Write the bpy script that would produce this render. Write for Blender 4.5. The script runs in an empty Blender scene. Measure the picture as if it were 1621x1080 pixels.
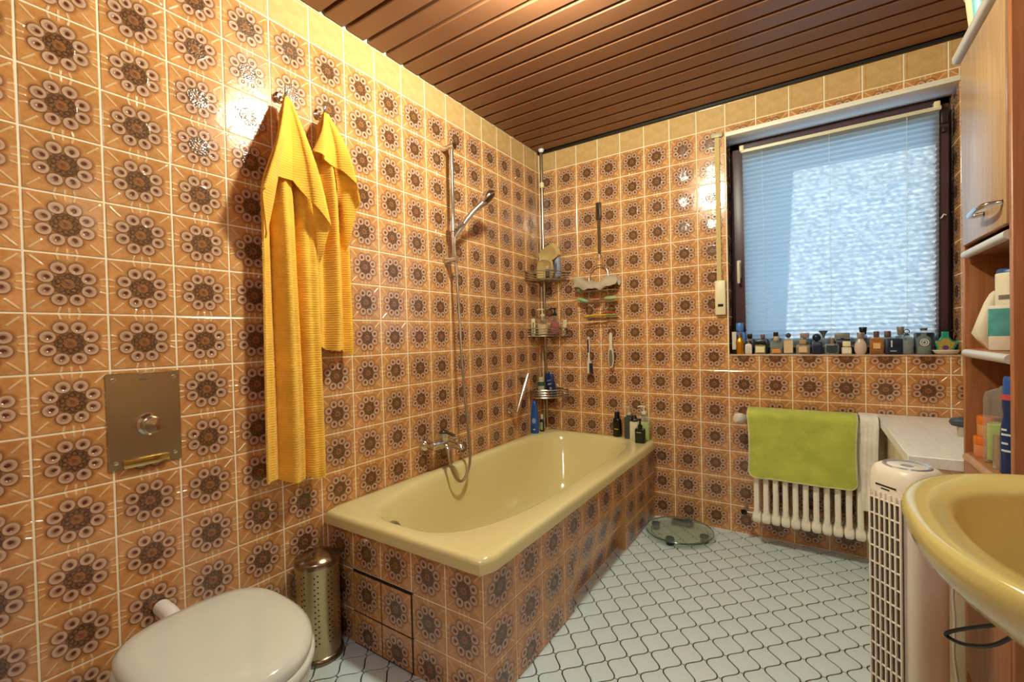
import bpy, bmesh, math, random
from mathutils import Vector, Matrix
random.seed(7)
PI = math.pi
SC = bpy.context.scene
COL = SC.collection

# ---------------------------------------------------------------- camera
cam = bpy.data.cameras.new('camera')
cam.sensor_width = 36.0; cam.sensor_fit = 'HORIZONTAL'
cam.lens = 705.867 / 1621 * 36
cam.shift_x = (810.5 - 823.546) / 1621
cam.shift_y = (543.004 - 540.0) / 1621
cam.clip_start = 0.02
camo = bpy.data.objects.new('camera', cam); COL.objects.link(camo)
RT = Vector((0.8378991, 0.54534086, -0.02298789)); DN = Vector((-0.01113523, -0.02502851, -0.99962472)); FW = Vector((-0.54571156, 0.83784063, -0.01489887))
camo.matrix_world = Matrix(((RT.x, -DN.x, -FW.x, 1.576988), (RT.y, -DN.y, -FW.y, -2.70879), (RT.z, -DN.z, -FW.z, 1.116686), (0, 0, 0, 1)))
SC.camera = camo

# ---------------------------------------------------------------- sky, sun, exposure
w = bpy.data.worlds.new('sky'); SC.world = w; w.use_nodes = True
bg = w.node_tree.nodes['Background']
bg.inputs[0].default_value = (0.42, 0.68, 1.0, 1); bg.inputs[1].default_value = 2.95
sun = bpy.data.lights.new('sun', 'SUN'); sun.energy = 5.6; sun.angle = 0.012; sun.color = (1.0, 0.93, 0.82)
suno = bpy.data.objects.new('sun', sun); COL.objects.link(suno)
suno.rotation_euler = Vector((1.1, -1.0, -0.85)).to_track_quat('-Z', 'Y').to_euler()
suno.location = (-3, 4, 5)
LAMP_STRENGTH = 590.0
FILL_LAMP_STRENGTH = 38.0
SC.view_settings.view_transform = 'Standard'; SC.view_settings.look = 'None'
SC.view_settings.gamma = 1; SC.view_settings.use_curve_mapping = False
SC.view_settings.exposure = 0.14
SC.cycles.max_bounces = 10; SC.cycles.diffuse_bounces = 6; SC.cycles.glossy_bounces = 4
SC.cycles.transparent_max_bounces = 12; SC.cycles.use_denoising = True
SC.cycles.caustics_reflective = False; SC.cycles.caustics_refractive = False
SC.cycles.sample_clamp_indirect = 6.0; SC.cycles.use_adaptive_sampling = True; SC.cycles.adaptive_threshold = 0.02

# ---------------------------------------------------------------- materials
def lin(h):
    if isinstance(h, tuple): return h
    v = [int(h[i:i + 2], 16) / 255 for i in (0, 2, 4)]
    return tuple(c / 12.92 if c <= .04045 else ((c + .055) / 1.055) ** 2.4 for c in v)

MATS = {}
def P(name, color='888888', rough=.5, metal=0.0, bump=0, bscale=50, var=0, vscale=6, coat=0, sheen=0, spec=.5, emit=None, es=0, aniso=None):
    if name in MATS: return MATS[name]
    m = bpy.data.materials.new(name); m.use_nodes = True; nt = m.node_tree; b = nt.nodes['Principled BSDF']
    c = lin(color)
    b.inputs['Base Color'].default_value = (*c, 1); b.inputs['Roughness'].default_value = rough; b.inputs['Metallic'].default_value = metal
    b.inputs['Coat Weight'].default_value = coat; b.inputs['Sheen Weight'].default_value = sheen; b.inputs['Specular IOR Level'].default_value = spec
    tc = nt.nodes.new('ShaderNodeTexCoord')
    if var:
        n = nt.nodes.new('ShaderNodeTexNoise'); n.inputs['Scale'].default_value = vscale; n.inputs['Detail'].default_value = 5
        nt.links.new(tc.outputs['Object'], n.inputs['Vector'])
        r = nt.nodes.new('ShaderNodeValToRGB'); e = r.color_ramp.elements
        e[0].position = .3; e[1].position = .7
        e[0].color = (*[x * (1 - var) for x in c], 1); e[1].color = (*[min(1, x * (1 + var * .6)) for x in c], 1)
        nt.links.new(n.outputs[0], r.inputs[0]); nt.links.new(r.outputs[0], b.inputs['Base Color'])
    if bump:
        n = nt.nodes.new('ShaderNodeTexNoise'); n.inputs['Scale'].default_value = bscale; n.inputs['Detail'].default_value = 3
        nt.links.new(tc.outputs['Object'], n.inputs['Vector'])
        k = nt.nodes.new('ShaderNodeBump'); k.inputs['Strength'].default_value = bump; k.inputs['Distance'].default_value = .004
        nt.links.new(n.outputs[0], k.inputs['Height']); nt.links.new(k.outputs[0], b.inputs['Normal'])
    if emit:
        b.inputs['Emission Color'].default_value = (*lin(emit), 1); b.inputs['Emission Strength'].default_value = es
    MATS[name] = m
    return m

def thin_glass(name, color='ffffff', alpha=.85, rough=.03):
    """clear thin wall: see-through tint with a mirror-like film"""
    if name in MATS: return MATS[name]
    m = bpy.data.materials.new(name); m.use_nodes = True; nt = m.node_tree; nt.nodes.clear()
    o = nt.nodes.new('ShaderNodeOutputMaterial'); t = nt.nodes.new('ShaderNodeBsdfTransparent'); g = nt.nodes.new('ShaderNodeBsdfPrincipled')
    c = lin(color)
    t.inputs[0].default_value = (*[v ** .4 for v in c], 1); g.inputs['Base Color'].default_value = (*c, 1); g.inputs['Roughness'].default_value = rough
    f = nt.nodes.new('ShaderNodeFresnel'); f.inputs[0].default_value = 1.5
    a = nt.nodes.new('ShaderNodeMath'); a.operation = 'ADD'; a.inputs[1].default_value = 1 - alpha; a.use_clamp = True
    gg = nt.nodes.new('ShaderNodeNewGeometry'); fr = nt.nodes.new('ShaderNodeMath'); fr.operation = 'SUBTRACT'; fr.inputs[0].default_value = 1; nt.links.new(gg.outputs['Backfacing'], fr.inputs[1])
    mu = nt.nodes.new('ShaderNodeMath'); mu.operation = 'MULTIPLY'; nt.links.new(f.outputs[0], mu.inputs[0]); nt.links.new(fr.outputs[0], mu.inputs[1]); nt.links.new(mu.outputs[0], a.inputs[0])
    x = nt.nodes.new('ShaderNodeMixShader'); nt.links.new(a.outputs[0], x.inputs[0]); nt.links.new(t.outputs[0], x.inputs[1]); nt.links.new(g.outputs[0], x.inputs[2])
    nt.links.new(x.outputs[0], o.inputs[0]); MATS[name] = m
    return m

class NT:
    def __init__(s, m): s.t = m.node_tree
    def n(s, typ, **kw):
        n = s.t.nodes.new(typ)
        for k, v in kw.items(): setattr(n, k, v)
        return n
    def setin(s, sock, v):
        if isinstance(v, bpy.types.NodeSocket): s.t.links.new(v, sock)
        else: sock.default_value = v
    def m(s, op, a, b=0.0, c=0.0, clamp=False):
        n = s.n('ShaderNodeMath', operation=op, use_clamp=clamp)
        s.setin(n.inputs[0], a); s.setin(n.inputs[1], b); s.setin(n.inputs[2], c)
        return n.outputs[0]
    def step(s, v, lo, hi):   # smooth 0..1 between lo and hi
        n = s.n('ShaderNodeMapRange', interpolation_type='SMOOTHSTEP')
        s.setin(n.inputs[0], v); n.inputs[1].default_value = lo; n.inputs[2].default_value = hi; n.inputs[3].default_value = 0; n.inputs[4].default_value = 1
        return n.outputs[0]
    def mix(s, f, a, b):
        n = s.n('ShaderNodeMix', data_type='RGBA')
        s.setin(n.inputs[0], f)
        s.setin(n.inputs[6], a if isinstance(a, bpy.types.NodeSocket) else (*a, 1)); s.setin(n.inputs[7], b if isinstance(b, bpy.types.NodeSocket) else (*b, 1))
        return n.outputs[2]
    def ramp(s, v, stops):
        n = s.n('ShaderNodeValToRGB'); e = n.color_ramp.elements
        while len(e) < len(stops): e.new(.5)
        for i, (p, c) in enumerate(stops): e[i].position = p; e[i].color = (*c, 1)
        s.setin(n.inputs[0], v)
        return n.outputs[0]

def glazed_tile(name, plain=False):
    m = bpy.data.materials.new(name); m.use_nodes = True; N = NT(m); b = m.node_tree.nodes['Principled BSDF']
    uv = N.n('ShaderNodeUVMap', uv_map='UVMap').outputs[0]
    sp = N.n('ShaderNodeSeparateXYZ'); N.setin(sp.inputs[0], uv); x, y = sp.outputs[0], sp.outputs[1]
    geo = N.n('ShaderNodeTexCoord').outputs['Object']
    inf = N.n('ShaderNodeObjectInfo').outputs['Random']
    nz = N.n('ShaderNodeTexNoise'); nz.inputs['Scale'].default_value = 26; nz.inputs['Detail'].default_value = 4; N.setin(nz.inputs['Vector'], geo)
    nb = N.n('ShaderNodeTexNoise'); nb.inputs['Scale'].default_value = 4.5; nb.inputs['Detail'].default_value = 5; nb.inputs['Roughness'].default_value = .65; N.setin(nb.inputs['Vector'], uv)
    base = N.ramp(nz.outputs[0], [(.3, (.46, .190, .055)), (.52, (.60, .280, .096)), (.75, (.68, .355, .145))])
    if plain:
        base = N.ramp(nz.outputs[0], [(.3, (.52, .315, .125)), (.7, (.62, .39, .17))])
        N.setin(b.inputs['Base Color'], base); b.inputs['Roughness'].default_value = .22
        return m
    base = N.mix(N.m('MULTIPLY', N.step(nb.outputs[0], .48, .68), .5), base, (.40, .145, .036))
    r = N.m('SQRT', N.m('ADD', N.m('MULTIPLY', x, x), N.m('MULTIPLY', y, y)))
    th = N.m('ADD', N.m('ARCTAN2', y, x), PI)
    a8 = N.m('SUBTRACT', N.m('MODULO', th, PI / 4), PI / 8)
    ex = N.m('SUBTRACT', N.m('MULTIPLY', r, N.m('COSINE', a8)), .284); ey = N.m('MULTIPLY', r, N.m('SINE', a8))
    d = N.m('SQRT', N.m('ADD', N.m('MULTIPLY', ex, ex), N.m('MULTIPLY', ey, ey)))
    ex2 = N.m('ADD', ex, .016)
    d2 = N.m('SQRT', N.m('ADD', N.m('MULTIPLY', ex2, ex2), N.m('MULTIPLY', N.m('MULTIPLY', ey, ey), 1.6)))
    # rays along the border of the tile
    a15 = N.m('SUBTRACT', N.m('MODULO', N.m('ADD', th, PI / 24), PI / 12), PI / 24)
    ray = N.m('ABSOLUTE', N.m('MULTIPLY', r, N.m('SINE', a15)))
    a90 = N.m('ABSOLUTE', N.m('SUBTRACT', N.m('MODULO', N.m('ADD', th, PI / 4), PI / 2), PI / 4))
    diag = N.step(a90, .62, .70); near = N.m('SUBTRACT', 1.0, N.step(a90, .30, .36))
    rmask = N.m('MULTIPLY', N.m('SUBTRACT', 1.0, N.step(ray, .009, .022)), N.m('MULTIPLY', N.step(r, .395, .42), N.m('MAXIMUM', diag, near)))
    rmask = N.m('MULTIPLY', rmask, N.m('SUBTRACT', 1.0, N.step(r, .60, .64)))
    # dark halo around the flower
    halo = N.m('MULTIPLY', N.m('SUBTRACT', 1.0, N.step(d, .102, .165)), .75)
    core = N.m('SUBTRACT', 1.0, N.step(r, .185, .205))
    eye = N.m('SUBTRACT', 1.0, N.step(d, .101, .109))
    vo = N.n('ShaderNodeTexVoronoi'); vo.inputs['Scale'].default_value = 26; N.setin(vo.inputs['Vector'], uv)
    corec = N.ramp(vo.outputs[0], [(.0, (.05, .022, .012)), (.35, (.15, .066, .030)), (.8, (.30, .15, .065))])
    rc = N.ramp(N.m('MULTIPLY', r, 5.0), [(0.0, (.13, .025, .012)), (.14, (.16, .035, .015)), (.24, (.34, .13, .042)), (.5, (.19, .082, .034)), (.82, (.10, .042, .02)), (.95, (.03, .012, .007))])
    corec = N.mix(.55, corec, rc)
    p16 = N.m('SUBTRACT', N.m('MODULO', th, PI / 5), PI / 10)
    px_ = N.m('SUBTRACT', N.m('MULTIPLY', r, N.m('COSINE', p16)), .125); py_ = N.m('MULTIPLY', r, N.m('SINE', p16))
    pd = N.m('ABSOLUTE', N.m('SUBTRACT', N.m('SQRT', N.m('ADD', N.m('MULTIPLY', px_, px_), N.m('MULTIPLY', py_, py_))), .034))
    corec = N.mix(N.m('MULTIPLY', N.m('SUBTRACT', 1.0, N.step(pd, .003, .012)), .75), corec, (.035, .014, .008))
    eyec = N.ramp(N.m('MULTIPLY', d, 9.2), [(0.0, (.20, .075, .035)), (.36, (.36, .18, .10)), (.56, (.52, .32, .21)), (.76, (.58, .385, .275)), (.87, (.40, .21, .115)), (.97, (.075, .03, .014))])
    pup = N.m('SUBTRACT', 1.0, N.step(d2, .024, .050))
    eyec = N.mix(pup, eyec, (.12, .026, .012))
    col = N.mix(N.m('MULTIPLY', rmask, .7), base, (.78, .54, .30))
    col = N.mix(halo, col, (.26, .085, .026))
    col = N.mix(core, col, corec)
    col = N.mix(eye, col, eyec)
    tint = N.n('ShaderNodeHueSaturation'); N.setin(tint.inputs['Value'], N.m('ADD', .92, N.m('MULTIPLY', inf, .16))); N.setin(tint.inputs['Color'], col)
    N.setin(b.inputs['Base Color'], tint.outputs[0]); b.inputs['Roughness'].default_value = .13; b.inputs['IOR'].default_value = 1.7
    h = N.m('ADD', N.m('MULTIPLY', rmask, .6), N.m('MULTIPLY', eye, N.m('SUBTRACT', 1.0, N.m('MULTIPLY', pup, .8))))
    h = N.m('ADD', h, N.m('MULTIPLY', core, N.m('MULTIPLY', vo.outputs[0], .28)))
    h = N.m('ADD', h, N.m('MULTIPLY', nz.outputs[0], .35))
    k = N.n('ShaderNodeBump'); k.inputs['Strength'].default_value = .7; k.inputs['Distance'].default_value = .003
    N.setin(k.inputs['Height'], h); N.setin(b.inputs['Normal'], k.outputs[0])
    return m

def wood(name, c0, c1, axis='Z', rough=.45, scale=9):
    if name in MATS: return MATS[name]
    m = bpy.data.materials.new(name); m.use_nodes = True; N = NT(m); b = m.node_tree.nodes['Principled BSDF']
    tc = N.n('ShaderNodeTexCoord').outputs['Object']; mp = N.n('ShaderNodeMapping'); N.setin(mp.inputs[0], tc)
    sc = {'X': (.6, 9, 9), 'Y': (9, .6, 9), 'Z': (9, 9, .6)}[axis]; mp.inputs['Scale'].default_value = sc
    nz = N.n('ShaderNodeTexNoise'); nz.inputs['Scale'].default_value = scale; nz.inputs['Detail'].default_value = 6; nz.inputs['Distortion'].default_value = .6; N.setin(nz.inputs['Vector'], mp.outputs[0])
    N.setin(b.inputs['Base Color'], N.ramp(nz.outputs[0], [(.32, lin(c0)), (.68, lin(c1))])); b.inputs['Roughness'].default_value = rough
    MATS[name] = m
    return m

def cloth_mat(name, color, rib=0, axis='Z', rough=.95, fuzz=.5):
    if name in MATS: return MATS[name]
    m = bpy.data.materials.new(name); m.use_nodes = True; N = NT(m); b = m.node_tree.nodes['Principled BSDF']
    tc = N.n('ShaderNodeTexCoord').outputs['Object']
    nz = N.n('ShaderNodeTexNoise'); nz.inputs['Scale'].default_value = 260; N.setin(nz.inputs['Vector'], tc)
    n2 = N.n('ShaderNodeTexNoise'); n2.inputs['Scale'].default_value = 14; n2.inputs['Detail'].default_value = 4; N.setin(n2.inputs['Vector'], tc)
    c = lin(color)
    N.setin(b.inputs['Base Color'], N.ramp(n2.outputs[0], [(.3, tuple(v * .84 for v in c)), (.7, tuple(min(1, v * 1.1) for v in c))]))
    b.inputs['Roughness'].default_value = rough; b.inputs['Sheen Weight'].default_value = .25; b.inputs['Specular IOR Level'].default_value = .2
    h = N.m('MULTIPLY', nz.outputs[0], fuzz)
    if rib:
        wv = N.n('ShaderNodeTexWave', bands_direction=axis); wv.inputs['Scale'].default_value = rib; wv.inputs['Distortion'].default_value = 1.2; wv.inputs['Detail Scale'].default_value = 1; N.setin(wv.inputs['Vector'], tc)
        h = N.m('ADD', h, N.m('MULTIPLY', wv.outputs[1], .42))
    k = N.n('ShaderNodeBump'); k.inputs['Strength'].default_value = .6; k.inputs['Distance'].default_value = .003; N.setin(k.inputs['Height'], h); N.setin(b.inputs['Normal'], k.outputs[0])
    MATS[name] = m
    return m

TILE = glazed_tile('flower_tile_glaze'); PLAIN = glazed_tile('plain_tile_glaze', True)
GROUT = P('cream_grout', 'f2e8cc', .85, bump=.2, bscale=300)
DGROUT = P('dark_grout', '38332c', .9)
CHROME = P('chrome', 'd8d8d8', .12, 1.0); STEEL = P('brushed_steel', 'c3b79c', .27, 1.0, bump=.03, bscale=30); WIRE = P('wire_chrome', 'cfcac2', .2, 1.0)
TUBY = P('yellow_enamel', 'dccf97', .16, coat=.3); SINKY = P('ochre_ceramic', 'cebb74', .14, coat=.3)
WHITE = P('white_plastic', 'e9e6df', .3); CERAM = P('white_ceramic', 'd0d2c8', .1, coat=.3); BLACK = P('black_plastic', '0c0d10', .3); DARKM = P('dark_metal', '2b2724', .4, .6)
CREAM = P('cream_plastic', 'e6d8ae', .4); BLUE = P('blue_plastic', '2456a4', .28); NAVY = P('navy_plastic', '142746', .28)
RADW = P('radiator_enamel', 'f2ebdc', .35); DARK = P('cavity_dark', '17130f', .9)
FRAMEB = P('brown_window_frame', '4b3238', .4, var=.15)
GLASS = thin_glass('clear_glass', 'f2f8f6', .9)

# ---------------------------------------------------------------- mesh helpers
class MB:
    def __init__(s): s.v = []; s.f = []
    def add(s, vs, fs, M=None):
        o = len(s.v)
        s.v += [tuple(M @ Vector(p)) if M is not None else tuple(p) for p in vs]
        s.f += [tuple(i + o for i in f) for f in fs]
        return s
    def bm(s, bmm, M=None):
        bmm.verts.index_update()
        s.add([v.co[:] for v in bmm.verts], [[v.index for v in f.verts] for f in bmm.faces], M); bmm.free()
        return s
    def box(s, x0, x1, y0, y1, z0, z1, bev=0, seg=2, M=None):
        b = bmesh.new(); bmesh.ops.create_cube(b, size=1)
        for v in b.verts: v.co = ((x0 + x1) / 2 + v.co.x * (x1 - x0), (y0 + y1) / 2 + v.co.y * (y1 - y0), (z0 + z1) / 2 + v.co.z * (z1 - z0))
        if bev: bmesh.ops.bevel(b, geom=b.edges[:], offset=bev, segments=seg, affect='EDGES', profile=.5)
        return s.bm(b, M)
    def prism(s, poly, z0, z1, M=None, bev=0, seg=2):
        b = bmesh.new(); vs = [b.verts.new((x, y, z0)) for x, y in poly]; f = b.faces.new(vs)
        r = bmesh.ops.extrude_face_region(b, geom=[f]); bmesh.ops.translate(b, verts=[g for g in r['geom'] if isinstance(g, bmesh.types.BMVert)], vec=(0, 0, z1 - z0))
        bmesh.ops.recalc_face_normals(b, faces=b.faces[:])
        if bev:
            es = [e for e in b.edges if abs(e.verts[0].co.z - e.verts[1].co.z) < 1e-6]
            bmesh.ops.bevel(b, geom=es, offset=bev, segments=seg, affect='EDGES', profile=.5)
        return s.bm(b, M)
    def tube(s, pts, r, n=8, closed=False, cap=True):
        pts = [Vector(p) for p in pts]; k = len(pts); rs = r if isinstance(r, (list, tuple)) else [r] * k
        prev = None; rings = []
        for i, p in enumerate(pts):
            if closed: t = pts[(i + 1) % k] - pts[i - 1]
            else: t = pts[min(i + 1, k - 1)] - pts[max(i - 1, 0)]
            t = t.normalized() if t.length > 1e-9 else Vector((0, 0, 1))
            if prev is None:
                up = Vector((0, 0, 1)) if abs(t.z) < .9 else Vector((1, 0, 0)); a = t.cross(up).normalized()
            else:
                a = prev - t * prev.dot(t); a = a.normalized() if a.length > 1e-6 else t.cross(Vector((0, 0, 1))).normalized()
            prev = a; b = t.cross(a)
            rings.append([p + a * math.cos(2 * PI * j / n) * rs[i] + b * math.sin(2 * PI * j / n) * rs[i] for j in range(n)])
        vs = [v for R in rings for v in R]; fs = []
        for i in range(k if closed else k - 1):
            i2 = (i + 1) % k
            for j in range(n): fs.append((i * n + j, i * n + (j + 1) % n, i2 * n + (j + 1) % n, i2 * n + j))
        if cap and not closed: fs += [tuple(range(n - 1, -1, -1)), tuple((k - 1) * n + j for j in range(n))]
        return s.add(vs, fs)
    def lathe(s, prof, n=20, M=None, sx=1, sy=1, a0=0, a1=2 * PI, cap=True):
        full = abs(a1 - a0 - 2 * PI) < 1e-6; k = len(prof); cols = n if full else n + 1
        vs = []; fs = []
        for r, z in prof:
            for j in range(cols):
                a = a0 + (a1 - a0) * j / n; vs.append((r * math.cos(a) * sx, r * math.sin(a) * sy, z))
        for i in range(k - 1):
            for j in range(n):
                j2 = (j + 1) % cols; fs.append((i * cols + j, i * cols + j2, (i + 1) * cols + j2, (i + 1) * cols + j))
        if full and cap:
            if prof[0][0] > 1e-6: fs.append(tuple(range(cols - 1, -1, -1)))
            if prof[-1][0] > 1e-6: fs.append(tuple((k - 1) * cols + j for j in range(cols)))
        return s.add(vs, fs, M)
    def loft(s, rings, cap0=True, cap1=True, closed=True):
        n = len(rings[0]); vs = [p for R in rings for p in R]; fs = []
        for i in range(len(rings) - 1):
            for j in range(n if closed else n - 1): fs.append((i * n + j, i * n + (j + 1) % n, (i + 1) * n + (j + 1) % n, (i + 1) * n + j))
        if cap0: fs.append(tuple(range(n - 1, -1, -1)))
        if cap1: fs.append(tuple((len(rings) - 1) * n + j for j in range(n)))
        return s.add(vs, fs)
    def sheet(s, fn, nu, nv, th=.004):
        P0 = [[Vector(fn(i / nu, j / nv)) for j in range(nv + 1)] for i in range(nu + 1)]
        vs = []; W = nv + 1
        nor = []
        for i in range(nu + 1):
            for j in range(nv + 1):
                du = P0[min(i + 1, nu)][j] - P0[max(i - 1, 0)][j]; dv = P0[i][min(j + 1, nv)] - P0[i][max(j - 1, 0)]
                q = du.cross(dv); nor.append(q.normalized() if q.length > 1e-12 else Vector((1, 0, 0)))
        for sg in (.5, -.5):
            for i in range(nu + 1):
                for j in range(nv + 1): vs.append(P0[i][j] + nor[i * W + j] * th * sg)
        off = (nu + 1) * W; fs = []
        for i in range(nu):
            for j in range(nv):
                a, b2, c, d = i * W + j, (i + 1) * W + j, (i + 1) * W + j + 1, i * W + j + 1
                fs += [(a, b2, c, d), (d + off, c + off, b2 + off, a + off)]
        for i in range(nu):
            a, b2 = i * W, (i + 1) * W; fs.append((b2, a, a + off, b2 + off)); a, b2 = i * W + nv, (i + 1) * W + nv; fs.append((a, b2, b2 + off, a + off))
        for j in range(nv):
            a, b2 = j, j + 1; fs.append((a, b2, b2 + off, a + off)); a, b2 = nu * W + j, nu * W + j + 1; fs.append((b2, a, a + off, b2 + off))
        return s.add(vs, fs)
    def mesh(s, name, mat, smooth=40):
        me = bpy.data.meshes.new(name); me.from_pydata(s.v, [], s.f); me.update()
        b = bmesh.new(); b.from_mesh(me); bmesh.ops.recalc_face_normals(b, faces=b.faces[:]); b.to_mesh(me); b.free()
        if smooth:
            me.shade_smooth(); me.set_sharp_from_angle(angle=math.radians(smooth))
        me.materials.append(mat)
        return me
    def build(s, name, mat, parent=None, smooth=40, label=None, loc=None):
        o = bpy.data.objects.new(name, s.mesh(name, mat, smooth)); COL.objects.link(o)
        if parent: o.parent = parent
        if loc: o.location = loc
        if label: o['label'] = label
        return o

def axis_mat(p, d, up=None):
    """matrix that carries local +Z onto d, origin to p"""
    return Matrix.Translation(Vector(p)) @ Vector(d).to_track_quat('Z', 'Y').to_matrix().to_4x4()
def thing(name, label, cat, loc=(0, 0, 0), rz=0, group=None):
    o = bpy.data.objects.new(name, None); COL.objects.link(o); o.empty_display_size = .05
    o.location = loc; o.rotation_euler = (0, 0, rz); o['label'] = label; o['category'] = cat
    if group: o['group'] = group
    return o
def tag(o, label, cat, group=None):
    o['label'] = label; o['category'] = cat
    if group: o['group'] = group
    return o
def struct(o, label):
    o['kind'] = 'structure'; o['label'] = label; o['category'] = o.name.split('_')[0]
    return o
def arc(cx, cy, r, a0, a1, n, z): return [(cx + r * math.cos(a0 + (a1 - a0) * i / n), cy + r * math.sin(a0 + (a1 - a0) * i / n), z) for i in range(n + 1)]
def sup(a, b, e, n, cx=0, cy=0):
    out = []
    for i in range(n):
        t = 2 * PI * i / n; c, q = math.cos(t), math.sin(t)
        out.append((cx + a * math.copysign(abs(c) ** (2 / e), c), cy + b * math.copysign(abs(q) ** (2 / e), q)))
    return out
def spline(pts, n=6):
    pts = [Vector(p) for p in pts]; out = []
    for i in range(len(pts) - 1):
        p0, p1, p2, p3 = pts[max(i - 1, 0)], pts[i], pts[i + 1], pts[min(i + 2, len(pts) - 1)]
        for k in range(n):
            t = k / n; out.append(.5 * ((2 * p1) + (p2 - p0) * t + (2 * p0 - 5 * p1 + 4 * p2 - p3) * t * t + (3 * p1 - p0 - 3 * p2 + p3) * t ** 3))
    out.append(pts[-1])
    return out
def text_mesh(name, body, size, mat, parent, M):
    cu = bpy.data.curves.new(name, 'FONT'); cu.body = body; cu.size = size; cu.align_x = 'CENTER'; cu.align_y = 'CENTER'; cu.extrude = .0003
    t = bpy.data.objects.new(name, cu); COL.objects.link(t)
    me = bpy.data.meshes.new_from_object(t); COL.objects.unlink(t); bpy.data.objects.remove(t)
    me.transform(M); me.materials.clear(); me.materials.append(mat)
    o = bpy.data.objects.new(name, me); COL.objects.link(o); o.parent = parent
    return o
FRONT = Matrix(((1, 0, 0, 0), (0, 0, -1, 0), (0, 1, 0, 0), (0, 0, 0, 1)))   # text plane facing -y

# ---------------------------------------------------------------- room dimensions
T = .15; TX = .15108; RX = 2.30; FY = -3.40; CZ = 2.385
WX0, WX1, WZ0, WZ1 = 1.198, 2.135, .99, 2.192
TH = .0016
_tc = {}
def tile_mesh(u0, u1, v0, v1, plain=False, tx=TX, tz=T, g=.0024):
    """one tile (or a cut piece of it): u,v in tile units from the tile's centre, front on z=0"""
    key = tuple(round(q, 4) for q in (u0, u1, v0, v1, tx, tz)) + (plain,)
    if key in _tc: return _tc[key]
    x0, x1, y0, y1 = u0 * tx + g, u1 * tx - g, v0 * tz + g, v1 * tz - g; c = min(.0018, (x1 - x0) / 4, (y1 - y0) / 4)
    def R(x0, x1, y0, y1, z): return [(x0, y0, z), (x1, y0, z), (x1, y1, z), (x0, y1, z)]
    rings = [R(x0, x1, y0, y1, -TH), R(x0, x1, y0, y1, -.0008), R(x0 + c, x1 - c, y0 + c, y1 - c, 0)]
    if plain:
        q, q2 = .009, .013; rings += [R(x0 + q, x1 - q, y0 + q, y1 - q, 0), R(x0 + q2, x1 - q2, y0 + q2, y1 - q2, -.0012)]
    vs = [p for r in rings for p in r]; fs = []
    for i in range(len(rings) - 1):
        for j in range(4): fs.append((i * 4 + j, i * 4 + (j + 1) % 4, i * 4 + 4 + (j + 1) % 4, i * 4 + 4 + j))
    k = (len(rings) - 1) * 4; fs.append((k, k + 1, k + 2, k + 3))
    me = bpy.data.meshes.new('tile'); me.from_pydata(vs, [], fs); me.update()
    uv = me.uv_layers.new(name='UVMap')
    for l in me.loops: p = me.vertices[l.vertex_index].co; uv.data[l.index].uv = (p.x / tx, p.y / tz)
    me.materials.append(PLAIN if plain else TILE); _tc[key] = me
    return me
def put_tile(me, M, parent, name='tile'):
    o = bpy.data.objects.new(name, me); COL.objects.link(o); o.matrix_world = M; o.parent = parent
    return o
def join_tiles(items, parent, name):
    vs, fs, uvs = [], [], []; mats = []
    for me, M in items:
        o = len(vs); vs += [tuple(M @ v.co) for v in me.vertices]
        for p in me.polygons:
            fs.append(tuple(o + i for i in p.vertices)); mats.append(1 if me.materials[0] is PLAIN else 0)
            uvs += [tuple(me.uv_layers[0].data[l].uv) for l in p.loop_indices]
    me = bpy.data.meshes.new(name); me.from_pydata(vs, [], fs); me.update(); uv = me.uv_layers.new(name='UVMap')
    for l, q in zip(uv.data, uvs): l.uv = q
    me.materials.append(TILE); me.materials.append(PLAIN)
    for p, i in zip(me.polygons, mats): p.material_index = i
    o = bpy.data.objects.new(name, me); COL.objects.link(o); o.parent = parent; o['kind'] = 'stuff'
    return o
def frame(o, ux, uz):   # tile frame: local x -> ux, local y -> uz, normal = cross
    ux, uz = Vector(ux), Vector(uz); n = ux.cross(uz)
    return Matrix(((ux.x, uz.x, n.x, o[0]), (ux.y, uz.y, n.y, o[1]), (ux.z, uz.z, n.z, o[2]), (0, 0, 0, 1)))

# ---------------------------------------------------------------- walls
wl = struct(MB().box(-.12, -TH, FY - .12, 0, 0, 2.5).build('wall_left', GROUT, smooth=0), 'long bathroom wall of brown flower tiles beside the bathtub')
wb = MB()
for b in ((-.12, RX + .12, TH, .34, -.02, WZ0 - TH), (-.12, RX + .12, TH, .34, WZ1, 2.5), (-.12, WX0 - TH, TH, .34, WZ0 - TH, WZ1), (WX1 + TH, RX + .12, TH, .34, WZ0 - TH, WZ1)):
    wb.box(*b)
wb = struct(wb.build('wall_back', GROUT, smooth=0), 'flower tiled wall that holds the window')
wr = struct(MB().box(RX + TH, RX + .12, FY - .12, TH, 0, 2.5).build('wall_right', GROUT, smooth=0), 'tiled wall behind the washbasin and tall cabinet')
wf = struct(MB().box(-.12, RX + .12, FY - .12, FY - TH, 0, 2.5).build('wall_front', GROUT, smooth=0), 'tiled wall opposite the window')

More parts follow.
